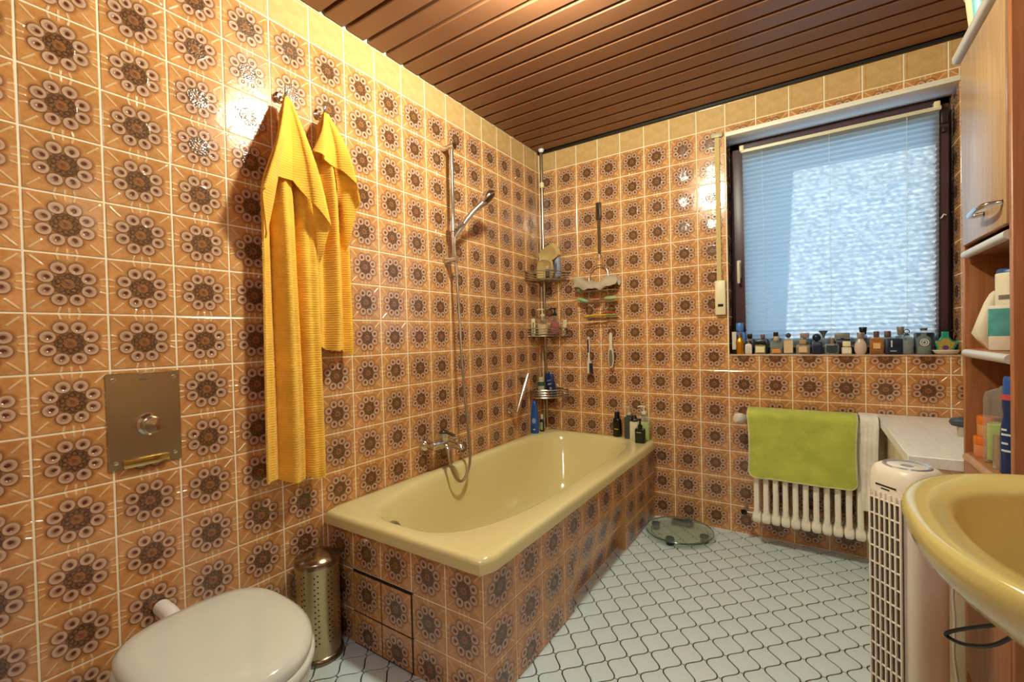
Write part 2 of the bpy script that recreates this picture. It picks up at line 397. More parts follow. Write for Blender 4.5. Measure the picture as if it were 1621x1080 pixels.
def rows():
    out = [(2.25 + (CZ - 2.25) / 2, -.5 * (CZ - 2.25) / T, .5 * (CZ - 2.25) / T, True)]
    for k in range(15): out.append((2.25 - T * (k + .5), -.5, .5, False))
    return out
far = []
for zc, v0, v1, pl in rows():
    for c in range(-1, 23):
        ya = -(.0412 + TX * c); yb = ya - TX; yc = (ya + yb) / 2
        u0, u1 = (-.5, .5) if c >= 0 else (-.5, -.5 + .0412 / TX)
        if yb < FY: break
        M = frame((0, yc, zc), (0, 1, 0), (0, 0, 1))
        me = tile_mesh(u0, u1, v0, v1, pl)
        if c <= 16: put_tile(me, M, wl)
        else: far.append((me, M))
join_tiles(far, wl, 'tile_field')
far = []
for zc, v0, v1, pl in rows():
    for c in range(0, 16):
        xc = -.0157 + TX * (c + .5); u0 = -.5 if c else -.5 + .0157 / TX; u1 = .5
        if xc + TX / 2 > RX: u1 = (RX - xc) / TX
        X0, X1, Z0, Z1 = xc + u0 * TX, xc + u1 * TX, zc + v0 * T, zc + v1 * T
        pcs = []
        if X1 - .012 <= WX0 or X0 >= WX1 or Z0 >= WZ1 or Z1 <= WZ0: pcs = [(X0, X1, Z0, Z1)]
        else:
            if X1 > WX1 + .01: pcs.append((WX1, X1, Z0, Z1)); X1 = WX1
            if Z1 > WZ1 + .01: pcs.append((X0, X1, WZ1 + .022, Z1))
            if Z0 < WZ0 - .01: pcs.append((X0, X1, Z0, WZ0 - .004))
        for a, b, e, f in pcs:
            put_tile(tile_mesh((a - xc) / TX, (b - xc) / TX, (e - zc) / T, (f - zc) / T, pl), frame((xc, 0, zc), (1, 0, 0), (0, 0, 1)), wb)
# tiled window reveals
for sx, X in ((1, WX0), (-1, WX1)):
    for k in range(9):
        zc = 2.25 - T * (k + .5); v0 = -.5; v1 = .5
        if zc + T / 2 > WZ1: v1 = (WZ1 - zc) / T
        if zc - T / 2 < WZ0: v0 = (WZ0 - zc) / T
        if v1 - v0 < .05: continue
        put_tile(tile_mesh(-.5, .5, v0, v1, False, TX, T), frame((X, .0755, zc), (0, sx, 0), (0, 0, 1)), wb)
for W, org, ux, n in ((wr, (RX, 0), (0, -1, 0), 22), (wf, (RX, FY), (-1, 0, 0), 15)):
    it = []
    for zc, v0, v1, pl in rows():
        for c in range(n):
            d = TX * (c + .5); it.append((tile_mesh(-.5, .5, v0, v1, pl), frame((org[0] + ux[0] * d, org[1] + ux[1] * d, zc), ux, (0, 0, 1))))
    join_tiles(it, W, 'tile_field')

# ---------------------------------------------------------------- floor
fl = struct(MB().box(-.12, RX + .12, FY - .12, .34, -.1, -.003).build('floor', DGROUT, smooth=0), 'white lantern-shaped floor tiles with dark grout')
FT = P('daylight_tinted_floor_glaze', 'cfdde2', .3, bump=.12, bscale=40, var=.06, vscale=5)  # white glaze with the cool cast of daylight tinted into its colour
hx, hy, nk = .0565, .0588, .0065
def lantern():
    q = []
    def s(t):
        r = .34
        L = lambda t: (t * t / (2 * r) if t < r else (t - r / 2 if t < 1 - r else (1 - r) - (1 - t) ** 2 / (2 * r)))
        return L(t) / L(1.0)
    n = 8
    q1 = [(nk + (hx - 2 * nk) * s(i / n), hy * (1 - i / n)) for i in range(n + 1)]
    q += q1
    q += [(x, -y) for x, y in reversed(q1)][1:]
    q += [(-x, -y) for x, y in q1]
    q += [(-x, y) for x, y in reversed(q1)][1:]
    m = len(q)
    # pull towards the centre line of each edge
    res = []
    for i in range(m):
        a, b = Vector(q[i - 1]), Vector(q[(i + 1) % m]); t = (b - a).normalized(); nn = Vector((t.y, -t.x))
        if nn.dot(Vector(q[i])) > 0: nn = -nn
        res.append((q[i][0] + nn.x * .0023, q[i][1] + nn.y * .0023))
    return res
LP = lantern()
lm = MB(); n = len(LP)
lm.add([(x, y, -.003) for x, y in LP] + [(x, y, -.0006) for x, y in LP] + [(x * .972, y * .972, 0) for x, y in LP],
       [(i, (i + 1) % n, n + (i + 1) % n, n + i) for i in range(n)] + [(n + i, n + (i + 1) % n, 2 * n + (i + 1) % n, 2 * n + i) for i in range(n)] + [tuple(range(2 * n, 3 * n))])
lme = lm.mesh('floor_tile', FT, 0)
spots = []
for i in range(-40, 60):
    for j in range(-70, 40):
        if (i + j) % 2: continue
        x = 1.036 + hx * i; y = -1.003 + hy * (j + 1)
        if not (-.04 < x < RX + .04 and FY - .04 < y < .04): continue
        d = Vector((x, y, 0)) - camo.location; zc = d.dot(FW)
        vis = zc > .2 and abs(d.dot(RT) / zc + .0185) < 1.17 and abs(d.dot(DN) / zc - .004) < .79
        hid = (x < .70 and y > -1.66) or x > 1.95 or (x < .62 and -2.35 < y < -2.1) or (x > 1.84 and y > -.85)
        spots.append((0 if vis and not hid else 1, d.length, x, y))
spots.sort()
rest = MB()
for k, (h, d, x, y) in enumerate(spots):
    if k < 300 and h == 0:
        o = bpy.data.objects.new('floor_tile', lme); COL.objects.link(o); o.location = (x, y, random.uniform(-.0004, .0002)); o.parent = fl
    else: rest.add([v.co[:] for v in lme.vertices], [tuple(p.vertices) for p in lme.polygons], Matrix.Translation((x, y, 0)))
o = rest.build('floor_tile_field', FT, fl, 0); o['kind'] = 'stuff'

# ---------------------------------------------------------------- ceiling boards
ce = struct(MB().box(-.12, RX + .12, FY - .12, .34, CZ + .022, CZ + .12).build('ceiling', P('ceiling_cavity', '120c09', .9), smooth=0), 'brown panelled ceiling of long narrow boards')
BRD = P('brown_ceiling_panel', '80543a', .36, .1, var=.06, vscale=2)
bw = .1015; bd = MB(); g = .016
sec = [(-bw / 2 + g / 2, .020), (-bw / 2 + g / 2, .004), (-bw / 2 + g / 2 + .003, 0), (bw / 2 - g / 2 - .003, 0), (bw / 2 - g / 2, .004), (bw / 2 - g / 2, .020)]
bd.loft([[(x, a, b) for a, b in sec] for x in (0.004, RX - .004)])
bme = bd.mesh('ceiling_board', BRD, 0)
k = 0; y = -.022 - bw / 2
while y > FY:
    o = bpy.data.objects.new('ceiling_board', bme); COL.objects.link(o); o.location = (0, y, CZ); o.parent = ce; y -= bw
t1 = struct(MB().box(0.0, RX, -.018, -.001, CZ - .012, CZ + .02, .002, 1).build('trim_1', P('black_trim', '15110f', .5), smooth=0), 'thin black edging strip where ceiling meets the window wall')

# ---------------------------------------------------------------- window
win = struct(thing('window_1', '', 'window', (0, 0, 0)), 'tilted brown-framed window behind a pleated blind')
m = MB(); fw_ = .05
for b in ((WX0, WX0 + fw_, .15, .21, WZ0, WZ1), (WX1 - fw_, WX1, .15, .21, WZ0, WZ1), (WX0, WX1, .15, .21, WZ0, WZ0 + fw_), (WX0, WX1, .15, .21, WZ1 - fw_, WZ1)): m.box(*b, .004, 1)
m.build('window_frame', FRAMEB, win)
sz0, sz1 = WZ0 + .028, WZ1 - .062; sx0, sx1 = WX0 + .022, WX1 - .022; sh = .062
tilt = math.atan2(.055, sz1 - sz0)
Ms = Matrix.Translation((0, .146, sz0)) @ Matrix.Rotation(tilt, 4, 'X')
H = sz1 - sz0
def sb(*b, **k): return MB().box(*b, .005, 2, M=Ms)
m = MB()
for b in ((sx0, sx0 + sh, -.035, .03, 0, H), (sx1 - sh, sx1, -.035, .03, 0, H), (sx0 + sh, sx1 - sh, -.035, .03, 0, sh), (sx0 + sh, sx1 - sh, -.035, .03, H - sh, H)): m.box(*b, .005, 2, M=Ms)
sash = m.build('sash', FRAMEB, win)
# rippled privacy glass
gm = bpy.data.materials.new('rippled_glass'); gm.use_nodes = True; N = NT(gm); gm.node_tree.nodes.clear()
out = N.n('ShaderNodeOutputMaterial'); tr = N.n('ShaderNodeBsdfTransparent'); gl = N.n('ShaderNodeBsdfGlossy'); gl.inputs['Roughness'].default_value = .1
tc = N.n('ShaderNodeTexCoord').outputs['Object']; mp = N.n('ShaderNodeMapping'); N.setin(mp.inputs[0], tc); mp.inputs['Scale'].default_value = (1, 1, 1.5)
nz = N.n('ShaderNodeTexNoise'); nz.inputs['Scale'].default_value = 55; nz.inputs['Detail'].default_value = 2; N.setin(nz.inputs['Vector'], mp.outputs[0])
N.setin(tr.inputs[0], N.ramp(nz.outputs[0], [(.36, (.38, .40, .42)), (.62, (1, 1, 1))]))
ms = N.n('ShaderNodeMixShader'); ms.inputs[0].default_value = .05; N.setin(ms.inputs[1], tr.outputs[0]); N.setin(ms.inputs[2], gl.outputs[0]); N.setin(out.inputs[0], ms.outputs[0])
MB().box(sx0 + sh - .005, sx1 - sh + .005, .008, .014, sh - .005, H - sh + .005, M=Ms).build('pane', gm, win, 0)
# pleated blind fixed on the sash
bm_ = bpy.data.materials.new('pleated_blind_fabric'); bm_.use_nodes = True; N = NT(bm_); bm_.node_tree.nodes.clear()
out = N.n('ShaderNodeOutputMaterial'); tl = N.n('ShaderNodeBsdfTranslucent'); df = N.n('ShaderNodeBsdfDiffuse')
tl.inputs[0].default_value = (.56, .64, .66, 1); df.inputs[0].default_value = (.58, .66, .68, 1)
ms = N.n('ShaderNodeMixShader'); ms.inputs[0].default_value = .24; N.setin(ms.inputs[1], tl.outputs[0]); N.setin(ms.inputs[2], df.outputs[0]); N.setin(out.inputs[0], ms.outputs[0])
bx0, bx1, bz0, bz1 = sx0 + .052, sx1 - .036, .02, H - .03
npl = 44; m = MB(); vs = []; fs = []
for i in range(npl * 2 + 1):
    z = bz0 + (bz1 - bz0) * i / (npl * 2); yy = -.050 + (.006 if i % 2 else 0)
    vs += [(bx0, yy, z), (bx1, yy, z)]
    if i: fs.append((2 * i - 2, 2 * i - 1, 2 * i + 1, 2 * i))
m.add(vs, fs, Ms); m.build('blind_fabric', bm_, win, 0)
RAIL = P('blind_rail', 'd9d2b8', .4)
MB().box(bx0 - .006, bx1 + .006, -.06, -.036, H - .03, H - .012, .003, 2, M=Ms).build('head_rail', RAIL, win)
MB().box(bx0, bx1, -.056, -.038, .008, .02, .003, 2, M=Ms).build('bottom_rail', RAIL, win)
for f in (.12, .49, .86):
    x = bx0 + (bx1 - bx0) * f; MB().tube([Ms @ Vector((x, -.0535, bz0)), Ms @ Vector((x, -.0535, bz1))], .0011, 5).build('blind_cord', P('cord_white', 'dfe8ea', .6), win)
for x in (bx0 - .012, bx1 - .02): MB().box(x, x + .022, -.062, -.03, H - .022, H + .01, .004, 2, M=Ms).build('clip', CREAM, win)
m = MB(); m.box(sx0 + .012, sx0 + .034, -.043, -.034, .40, .50, .004, 2, M=Ms); m.box(sx0 + .016, sx0 + .03, -.066, -.04, .465, .49, .003, 2, M=Ms); m.box(sx0 + .015, sx0 + .031, -.072, -.058, .37, .49, .005, 2, M=Ms)
m.build('window_handle', P('handle_cream', 'cfc2a8', .35), win)
m = MB(); m.box(sx1 - .03, sx1 - .006, -.046, -.03, H - .09, H - .02, .003, 2, M=Ms); m.box(sx1 - .026, sx1 - .010, -.05, -.03, H - .13, H - .105, .003, 2, M=Ms)
m.build('hinge', P('hinge_dark', '352a2c', .35, .5), win)
m = MB(); m.tube([Ms @ Vector(p) for p in ((sx1 - .028, -.036, .60), (sx1 - .028, -.05, .60), (sx1 - .02, -.052, .615), (sx1 - .012, -.05, .61))], .003, 6); m.build('cord_hook', WHITE, win)
# white painted head of the opening and its cream edge
struct(MB().box(WX0 - .004, WX1 + .004, -.004, .15, WZ1 - .001, WZ1 + .02, .003, 2).build('trim_2', P('lintel_paint', 'ece6d6', .5)), 'cream painted head of the window opening')
struct(MB().box(WX0, WX1, -.004, .20, WZ0 - .008, WZ0, .002, 2).build('trim_3', P('sill_stone', 'd2b196', .3, var=.15, vscale=20)), 'window sill slab under the row of perfume bottles')

# roller shutter strap on the wall beside the window
st = thing('shutter_strap', 'cream roller shutter strap and winder box on the tiles left of the window', 'shutter strap', (1.153, 0, 1.21))
m = MB(); m.box(-.012, .012, -.008, -.0055, .15, 1.0); m.build('strap', P('strap_beige', 'c9ae72', .8, bump=.3, bscale=200), st)
m = MB(); m.box(-.02, .033, -.028, 0, 0, .19, .004, 2); m.build('winder_box', CREAM, st)
m = MB(); m.box(-.006, .022, -.0292, -.027, .045, .06, .001, 1); m.build('strap_slot', DARK, st)
m = MB(); m.box(-.026, .03, -.014, 0, .985, 1.01, .003, 2); m.build('guide_plate', P('guide_grey', 'b7a98a', .4), st)

# ---------------------------------------------------------------- ceiling lamp (just above the picture)
la = thing('ceiling_lamp', 'round frosted ceiling lamp on the brown boards above the bathtub', 'ceiling lamp', (.90, -1.465, CZ))
MB().lathe([(.001, 0), (.05, 0), (.05, -.012), (.02, -.02), (.02, -.034), (.001, -.034)], 32).build('base_plate', WHITE, la)
MB().lathe([(.02, -.024)] + [(.058 * math.sin(PI * t / 12), -.085 + .058 * math.cos(PI * t / 12)) for t in range(2, 12)] + [(.001, -.143)], 32).build('glass_shade', P('lit_frosted_glass', 'ffffff', .4, emit=(.95, 1.0, .78), es=LAMP_STRENGTH), la)

lb2 = thing('ceiling_lamp', 'added flat round fill lamp, out of view near the wall opposite the window', 'ceiling lamp', (1.55, -3.13, CZ))  # added fill light behind the camera, brightens the lower room
MB().lathe([(.001, 0), (.16, 0), (.16, -.02), (.15, -.024), (.001, -.024)], 32).build('base_plate', WHITE, lb2)
MB().lathe([(.15, -.024), (.15, -.045), (.13, -.06), (.07, -.07), (.001, -.072)], 32).build('glass_shade', P('fill_lamp_glass', 'ffffff', .4, emit=(.86, 1.0, 1.10), es=FILL_LAMP_STRENGTH), lb2)

# ---------------------------------------------------------------- bathtub and its tiled surround
RZ = .470
def seg_ring(cx, cy, a, b, e0, e1, z, n=112):
    out = []
    for i in range(n):
        t = 2 * PI * (i + .5) / n; c, q = math.cos(t), math.sin(t); e = e1 if q > 0 else e0
        k = 1 / (abs(c) ** e + abs(q) ** e) ** (1 / e); out.append((cx + a * c * k, cy + b * q * k, z))
    return out
tub = thing('bathtub', 'yellow enamel bathtub set in flower tiled surround', 'bathtub', (0, 0, 0))
R = []
def orect(i, z): return seg_ring(.3965, -.8565, .3935 - i, .8530 - i, 60, 60, z)
for i, z in ((.012, .424), (0, .424), (0, .452), (.002, .461), (.006, .467), (.013, RZ), (.03, RZ + .0005)): R.append(orect(i, z))
for (a, b, e0, e1, cy, z) in ((.333, .806, 3.2, 5.5, -.853, RZ), (.322, .796, 3.1, 5.2, -.853, RZ - .004), (.312, .786, 3.0, 5, -.853, RZ - .016), (.303, .775, 2.9, 4.6, -.853, RZ - .045),
                              (.288, .735, 2.8, 4.0, -.85, .33), (.268, .69, 2.7, 3.6, -.85, .2), (.245, .645, 2.6, 3.4, -.85, .125), (.21, .59, 2.5, 3.2, -.85, .095), (.15, .50, 2.4, 3, -.85, .084), (.05, .2, 2.2, 2.2, -.85, .08)):
    R.append(seg_ring(.375, cy, a, b, e0, e1, z))
MB().loft(R, cap0=False).build('basin', TUBY, tub, 60)
MB().lathe([(.001, .012), (.018, .011), (.025, .004), (.027, 0)], 24, axis_mat((.31, -1.620, .437), (0, 1, .35))).build('overflow', CHROME, tub)
MB().lathe([(.001, .006), (.022, .005), (.03, .0)], 24, Matrix.Translation((.375, -1.25, .084))).build('drain', CHROME, tub)
MB().box(.755, .7575, -1.6945, -1.692, RZ - .022, RZ - .019).build('chip_mark', BLACK, tub, 0)

sur = thing('tub_surround', 'bathtub surround clad in flower tiles with slanted toe recess', 'tub surround', (0, 0, 0))
SX, SY = .768, -1.690; y1r, y2r = -1.11, -.5085
m = MB(); m.box(.001, SX - TH, SY + TH, SY + .05, 0.0, .422); m.box(.70, SX - TH, SY + .05, y1r, 0.0, .422); m.box(.70, SX - TH, y2r, -.001, 0.0, .422)
sl = .047
m.add(*(lambda q: ([(x, y1r, z) for x, z in q] + [(x, y2r, z) for x, z in q], [(0, 1, 2, 3, 4), (9, 8, 7, 6, 5)] + [(i, i + 5, (i + 1) % 5 + 5, (i + 1) % 5) for i in range(5)]))([(.66, 0), (SX - TH - sl, 0), (SX - TH, .285), (SX - TH, .422), (.66, .422)]))
m.box(.7605, SX - .0004, SY + .0004, SY + .006, 0.0, .422)
m.build('masonry', GROUT, sur, 0)
rw = [(.273, .423), (.123, .273), (.0, .123)]
def piece(cx_, tx, zc, lo, hi, z0, z1): return tile_mesh((lo - cx_) / tx, (hi - cx_) / tx, (z0 - zc) / T, (z1 - zc) / T, False, tx, T)
hatch = MB().box(.163, .459, SY + .001, SY + .012, .0, .270).build('access_panel', P('panel_edge', '4a3020', .8), sur, 0)
MB().add([(.155, SY + .0008, 0), (.468, SY + .0008, 0), (.468, SY + .0008, .2775), (.155, SY + .0008, .2775), (.155, SY + .004, 0), (.468, SY + .004, 0), (.468, SY + .004, .2775), (.155, SY + .004, .2775)], [(0, 1, 2, 3), (7, 6, 5, 4), (0, 4, 5, 1), (1, 5, 6, 2), (2, 6, 7, 3), (3, 7, 4, 0)]).build('panel_gap', DARK, sur, 0)
for ri, (z0, z1) in enumerate(rw):
    zc = z1 - T / 2 if ri < 2 else .123 - T / 2
    for c in range(6):
        b = .763 - .151 * c; a = max(b - .151, .004); cx_ = b - .0755
        if b - a < .02: continue
        inh = ri > 0 and c in (2, 3)
        zz0, zz1 = z0 + (.004 if inh and ri == 2 else 0), z1 - (.003 if inh and ri == 1 else 0)
        if ri == 0 and c in (2, 3): zz0 += .005
        put_tile(piece(cx_, .151, zc, a, b, zz0, zz1), frame((cx_, SY - (.0025 if inh else 0), zc), (1, 0, 0), (0, 0, 1)), hatch if inh else sur)
    for c in range(10):
        a = -1.695 + .1695 * c; b = a + .1695; cy_ = (a + b) / 2
        Mf = frame((SX, cy_, zc), (0, 1, 0), (0, 0, 1))
        def pc(lo, hi, M_): put_tile(piece(cy_, .1695, zc, lo, hi, z0, z1), M_, sur)
        if ri == 0: pc(a, b, Mf); continue
        ang = math.atan2(sl, .285)
        piv = Vector((SX, 0, .285)); Ml = Matrix.Translation(piv) @ Matrix.Rotation(ang, 4, 'Y') @ Matrix.Translation(-piv) @ Mf
        lo, hi = max(a, y1r), min(b, y2r)
        if hi - lo > .01: pc(lo, hi, Ml)
        if a < y1r - .01: pc(a, min(b, y1r), Mf)
        if b > y2r + .01: pc(max(a, y2r), b, Mf)
# triangular cheek of the toe recess, tiled
m = MB(); m.add([(SX - .001, y2r - .0035, .0), (SX - sl, y2r - .0035, .0), (SX - .001, y2r - .0035, .275), (SX - .001, y2r, .0), (SX - sl, y2r, .0), (SX - .001, y2r, .275)], [(0, 1, 2), (5, 4, 3), (0, 3, 4, 1), (1, 4, 5, 2), (2, 5, 3, 0)])
m.build('cheek_tile', PLAIN, sur, 0)

# ---------------------------------------------------------------- shower and mixer
sr = thing('shower_rail', 'chrome shower rail with slider on the tiled wall over the bathtub', 'shower rail', (0, -.98, 1.51))
MB().tube([(.06, 0, -.02), (.06, 0, .60)], .0105, 14).build('rail', CHROME, sr)
for z in (.575, .005):
    m = MB(); m.box(0, .06, -.012, .012, z - .012, z + .012, .006, 3); m.tube([(.05, 0, z), (.083, 0, z)], .016, 16); m.build('wall_bracket', CHROME, sr)
m = MB(); m.tube([(.06, 0, .145), (.06, 0, .195)], .02, 16); m.box(.05, .1, -.014, .014, .155, .185, .008, 3); m.tube([(.085, .0, .165), (.105, .02, .19)], .017, 14); m.build('slider', CHROME, sr)
hs = thing('hand_shower', 'chrome hand shower hooked in the rail slider', 'hand shower', (.078, -.985, 1.655))
h0 = Vector((0, 0, -.03)); h1 = Vector((.085, .135, .165)); d = (h1 - h0).normalized()
pts = [h0 + (h1 - h0) * t + Vector((0, 0, .02 * math.sin(PI * t))) for t in (0, .2, .4, .6, .8, 1.0)]
MB().tube(pts, [.011, .012, .013, .0135, .016, .02], 14).build('handle', CHROME, hs)
fd = Vector((.55, .38, -.72)).normalized(); hc = h1 + d * .03
MB().lathe([(.001, -.030), (.024, -.027), (.043, -.014), (.050, 0), (.049, .008), (.044, .011)], 28, axis_mat(hc, fd)).build('head', CHROME, hs)
MB().lathe([(.044, .011), (.041, .0135), (.001, .0145)], 28, axis_mat(hc, fd)).build('spray_plate', P('spray_grey', '4a4038', .4, .3), hs)
hose = MB().tube(spline([(.076, -.987, 1.63), (.072, -.985, 1.55), (.072, -.976, 1.45), (.08, -.973, 1.228), (.1, -.976, .9), (.12, -.97, .64), (.13, -.974, .52), (.13, -.995, .448), (.13, -1.045, .41), (.125, -1.09, .45), (.105, -1.103, .53), (.095, -1.095, .575)], 8), .0068, 10).build('shower_hose', P('hose_steel', 'a89a86', .3, 1.0, bump=.5, bscale=900))
tag(hose, 'flexible metal shower hose looping down over the bathtub edge', 'shower hose')
mx = thing('bath_mixer', 'chrome single-lever bath mixer on the tiled wall', 'faucet', (0, -1.09, .60))
for yy in (-.072, .078): MB().lathe([(.034, 0), (.034, .006), (.026, .022), (.016, .03), (.016, .05)], 24, axis_mat((0, yy, 0), (1, 0, 0))).build('rosette', CHROME, mx)
m = MB(); m.box(.04, .082, -.085, .09, -.02, .02, .012, 3); m.build('body', CHROME, mx)
m = MB(); m.tube([(.062, .0, .01), (.062, .0, .052)], .021, 20); m.build('cartridge', CHROME, mx)
m = MB(); m.lathe([(.001, .066), (.018, .064), (.0225, .055), (.0225, .05)], 20, Matrix.Translation((.062, 0, 0))); m.box(.06, .125, -.011, .011, .052, .062, .004, 2, M=Matrix.Translation((0, .0, 0)) @ Matrix.Rotation(.25, 4, 'Y') @ Matrix.Translation((-.008, 0, .018))); m.build('lever', P('lever_smoke', '6b6660', .2, .8), mx)
m = MB(); m.tube([(.07, .02, -.002), (.10, .03, -.008), (.14, .036, -.016), (.148, .037, -.03)], [.018, .017, .016, .0145], 16); m.build('spout', CHROME, mx)
m = MB(); m.tube([(.095, -.005, -.05), (.088, -.003, -.02), (.07, 0, -.005)], .011, 12); m.build('hose_outlet', CHROME, mx)
gb = thing('grab_bar', 'slanted chrome grab bar on the wall beside the corner caddy', 'grab bar', (0, -.36, .66))
a, b = Vector((.065, .05, .205)), Vector((.065, -.075, .0))
m = MB(); m.tube([a + (a - b).normalized() * .012, b - (a - b).normalized() * .012], .0125, 16); m.build('bar', CHROME, gb)
for p in (a, b):
    m = MB(); m.tube([(0, p.y, p.z), (.065, p.y, p.z)], .0135, 14); m.lathe([(.022, 0), (.022, .008), (.012, .012)], 18, axis_mat((0, p.y, p.z), (1, 0, 0))); m.build('mount', CHROME, gb)

# ---------------------------------------------------------------- flush plate, toilet
fp = thing('flush_plate', 'brushed steel flush plate with round chrome button above the toilet', 'flush plate', (0, -2.236, .778))
MB().box(0, .004, -.083, .083, 0, .262, .0012, 1).build('plate', STEEL, fp)
MB().lathe([(.030, 0), (.030, .010), (.024, .016), (.024, .034), (.021, .039), (.001, .041)], 28, axis_mat((.003, .006, .115), (1, 0, 0))).build('button', CHROME, fp)
for yy, zz in ((-.068, .245), (.068, .245), (-.068, .02), (.066, .022)): MB().lathe([(.0055, 0), (.005, .002), (.001, .003)], 12, axis_mat((.004, yy, zz), (1, 0, 0))).build('screw', CHROME, fp)
m = MB(); m.box(.003, .014, -.055, .05, .001, .026, .004, 2); m.build('lip', P('lip_brass', 'cdb878', .15, 1.0), fp)
m = MB(); m.box(.004, .0044, -.012, .012, .2405, .2435); m.box(.004, .0044, -.006, .006, .2455, .2475); m.build('imprint', P('imprint_grey', '55503f', .6), fp, 0)

wc = thing('toilet', 'white floor-standing toilet with closed lid', 'toilet', (.2, -2.236, 0))
def egg(L0, L1, hw, n, z, inset=0):
    out = []
    for i in range(n):
        t = 2 * PI * i / n; c, q = math.cos(t), math.sin(t)
        if c >= 0: x = L0 + (L1 - inset) * abs(c) ** .92; y_ = (hw - inset) * math.copysign(abs(q) ** .95, q)
        else: x = L0 - (.175 - inset) * abs(c) ** .62; y_ = (hw - inset) * math.copysign(abs(q) ** .72, q)
        out.append((x, y_, z))
    return out
MB().loft([egg(.19, .27, .172, 56, .412, .002), egg(.19, .27, .172, 56, .424), egg(.19, .27, .172, 56, .432, .002), egg(.19, .27, .172, 56, .441, .014), egg(.19, .27, .172, 56, .446, .04), egg(.19, .27, .172, 56, .448, .10)]).build('lid', CERAM, wc, 50)
MB().loft([egg(.19, .275, .176, 56, .386, .004), egg(.19, .275, .176, 56, .392), egg(.19, .275, .176, 56, .403), egg(.19, .275, .176, 56, .409, .006)]).build('seat', CERAM, wc, 50)
rg = []
for z, L0, L1, hw, ins in ((0, .14, .17, .11, 0), (.02, .14, .17, .11, 0), (.1, .15, .16, .105, 0), (.2, .16, .19, .125, 0), (.3, .18, .24, .16, 0), (.36, .19, .262, .172, 0), (.38, .19, .266, .174, 0), (.385, .19, .266, .174, .012)):
    rg.append([(x if x > -.02 else -.02 + (x + .02) * .3, y_, z_) for x, y_, z_ in egg(L0, L1, hw, 48, z, ins)])
MB().loft(rg).build('bowl', CERAM, wc, 50)
for s in (-1, 1): MB().tube([(.012, s * .075, .385), (.012, s * .075, .412)], .013, 12).build('hinge', WHITE, wc)
MB().tube(spline([(-.195, .02, .362), (-.12, .02, .358), (-.05, .012, .33), (-.01, .005, .28)], 4), .021, 14).build('flush_pipe', WHITE, wc)

# perforated bin
bn = thing('perforated_canister', 'tall round perforated steel canister in the corner by the bathtub', 'canister', (.092, -1.79, 0))
MB().lathe([(.001, 0), (.082, 0), (.083, .008), (.079, .017), (.072, .022), (.001, .022)], 36).build('base', P('canister_base', '8d7f6c', .25, 1.0), bn)
BST = P('canister_steel', 'c9b98f', .3, 1.0)
MB().lathe([(.0725, .02), (.0725, .335), (.070, .335), (.070, .02)], 40).build('body', BST, bn)
MB().lathe([(.0755, .33), (.0755, .342), (.072, .350), (.04, .366), (.001, .374)], 40).build('lid', P('lid_steel', '9c8b76', .22, 1.0), bn)
m = MB()
for c in range(10):
    aa = 2 * PI * c / 10
    for k in (-1, 1):
        for r_ in range(13):
            an = aa + k * .075; z = .07 + r_ * .0195 + (.006 if k > 0 else 0)
            m.lathe([(.0028, 0), (.0028, .0006), (.0001, .0008)], 8, axis_mat((.0724 * math.cos(an), .0724 * math.sin(an), z), (math.cos(an), math.sin(an), 0)))
o = m.build('perforations', DARK, bn, 0); o['kind'] = 'stuff'

# ---------------------------------------------------------------- towels on the wall hooks
TW = cloth_mat('mustard_towel', 'ecb642', rib=36, axis='Z', fuzz=.5)
def hook(y, z, lab):
    h = thing('wall_hook', lab, 'hook', (0, y, z))
    MB().lathe([(.019, 0), (.019, .006), (.012, .012), (.001, .012)], 24, axis_mat((0, 0, 0), (1, 0, 0))).build('rosette', CHROME, h)
    MB().tube(spline([(.01, 0, 0), (.034, 0, -.006), (.045, 0, .004), (.047, 0, .018)], 4), .005, 10).build('peg', CHROME, h)
hook(-1.826, 1.985, 'round chrome hook holding the long mustard towel'); hook(-1.676, 1.985, 'round chrome hook holding the short mustard towel')
def lerp(pts, t):
    for (a, va), (b, vb) in zip(pts, pts[1:]):
        if t <= b: f = (t - a) / (b - a); f = f * f * (3 - 2 * f); return va + (vb - va) * f
    return pts[-1][1]
def towel(name, lab, y0, z0, yl, yr, zb, folds, ph, flapB, dep):
    t_ = thing(name, lab, 'towel', (0, y0, zb))
    Hh = z0 - zb
    def body(u, v):                       # u across, v down
        yL = lerp([(0, -.012), (.06, -.03), (.28, (yl - y0) * .92), (1, yl - y0)], v); yR = lerp([(0, .012), (.06, .025), (.3, (yr - y0) * .9), (1, yr - y0)], v)
        amp = lerp([(0, .006), (.1, .02), (.4, dep), (1, dep * .9)], v)
        s_ = u + .035 * math.sin(5 * v + ph) * math.sin(PI * u)
        x = .056 + amp * (.9 * math.cos(2 * PI * folds * s_ + ph) + .35 * math.cos(2 * PI * folds * 2.3 * s_ + 1.1 + ph)) * (.55 + .45 * math.sin(PI * u)) - .012 * (abs(2 * u - 1) ** 3)
        return (max(x, .006), yL + (yR - yL) * u, Hh * (1 - v) - .006 * math.cos(2 * PI * folds * s_ + ph + .8) * v - .03 * u * v)
    MB().sheet(body, 56, 44, .006).build('cloth', TW, t_, 80)
    def flap(u, v):                       # the folded-over upper corner
        yb_ = lerp(flapB[0], u); zb_ = lerp(flapB[1], u)
        y_ = (1 - v) * (u - .5) * .02 + v * (yb_ - y0); z_ = (1 - v) * (Hh + .004) + v * (zb_ - zb)
        x = .056 + (.052 + .022 * math.sin(2 * PI * 1.3 * u + .4 + ph)) * math.sin(min(1, v * 1.25) * PI / 2) - .05 * max(0, .16 - u) / .16 * v - .045 * max(0, u - .86) / .14 * v
        return (x, y_, z_)
    MB().sheet(flap, 40, 24, .006).build('folded_flap', TW, t_, 80)
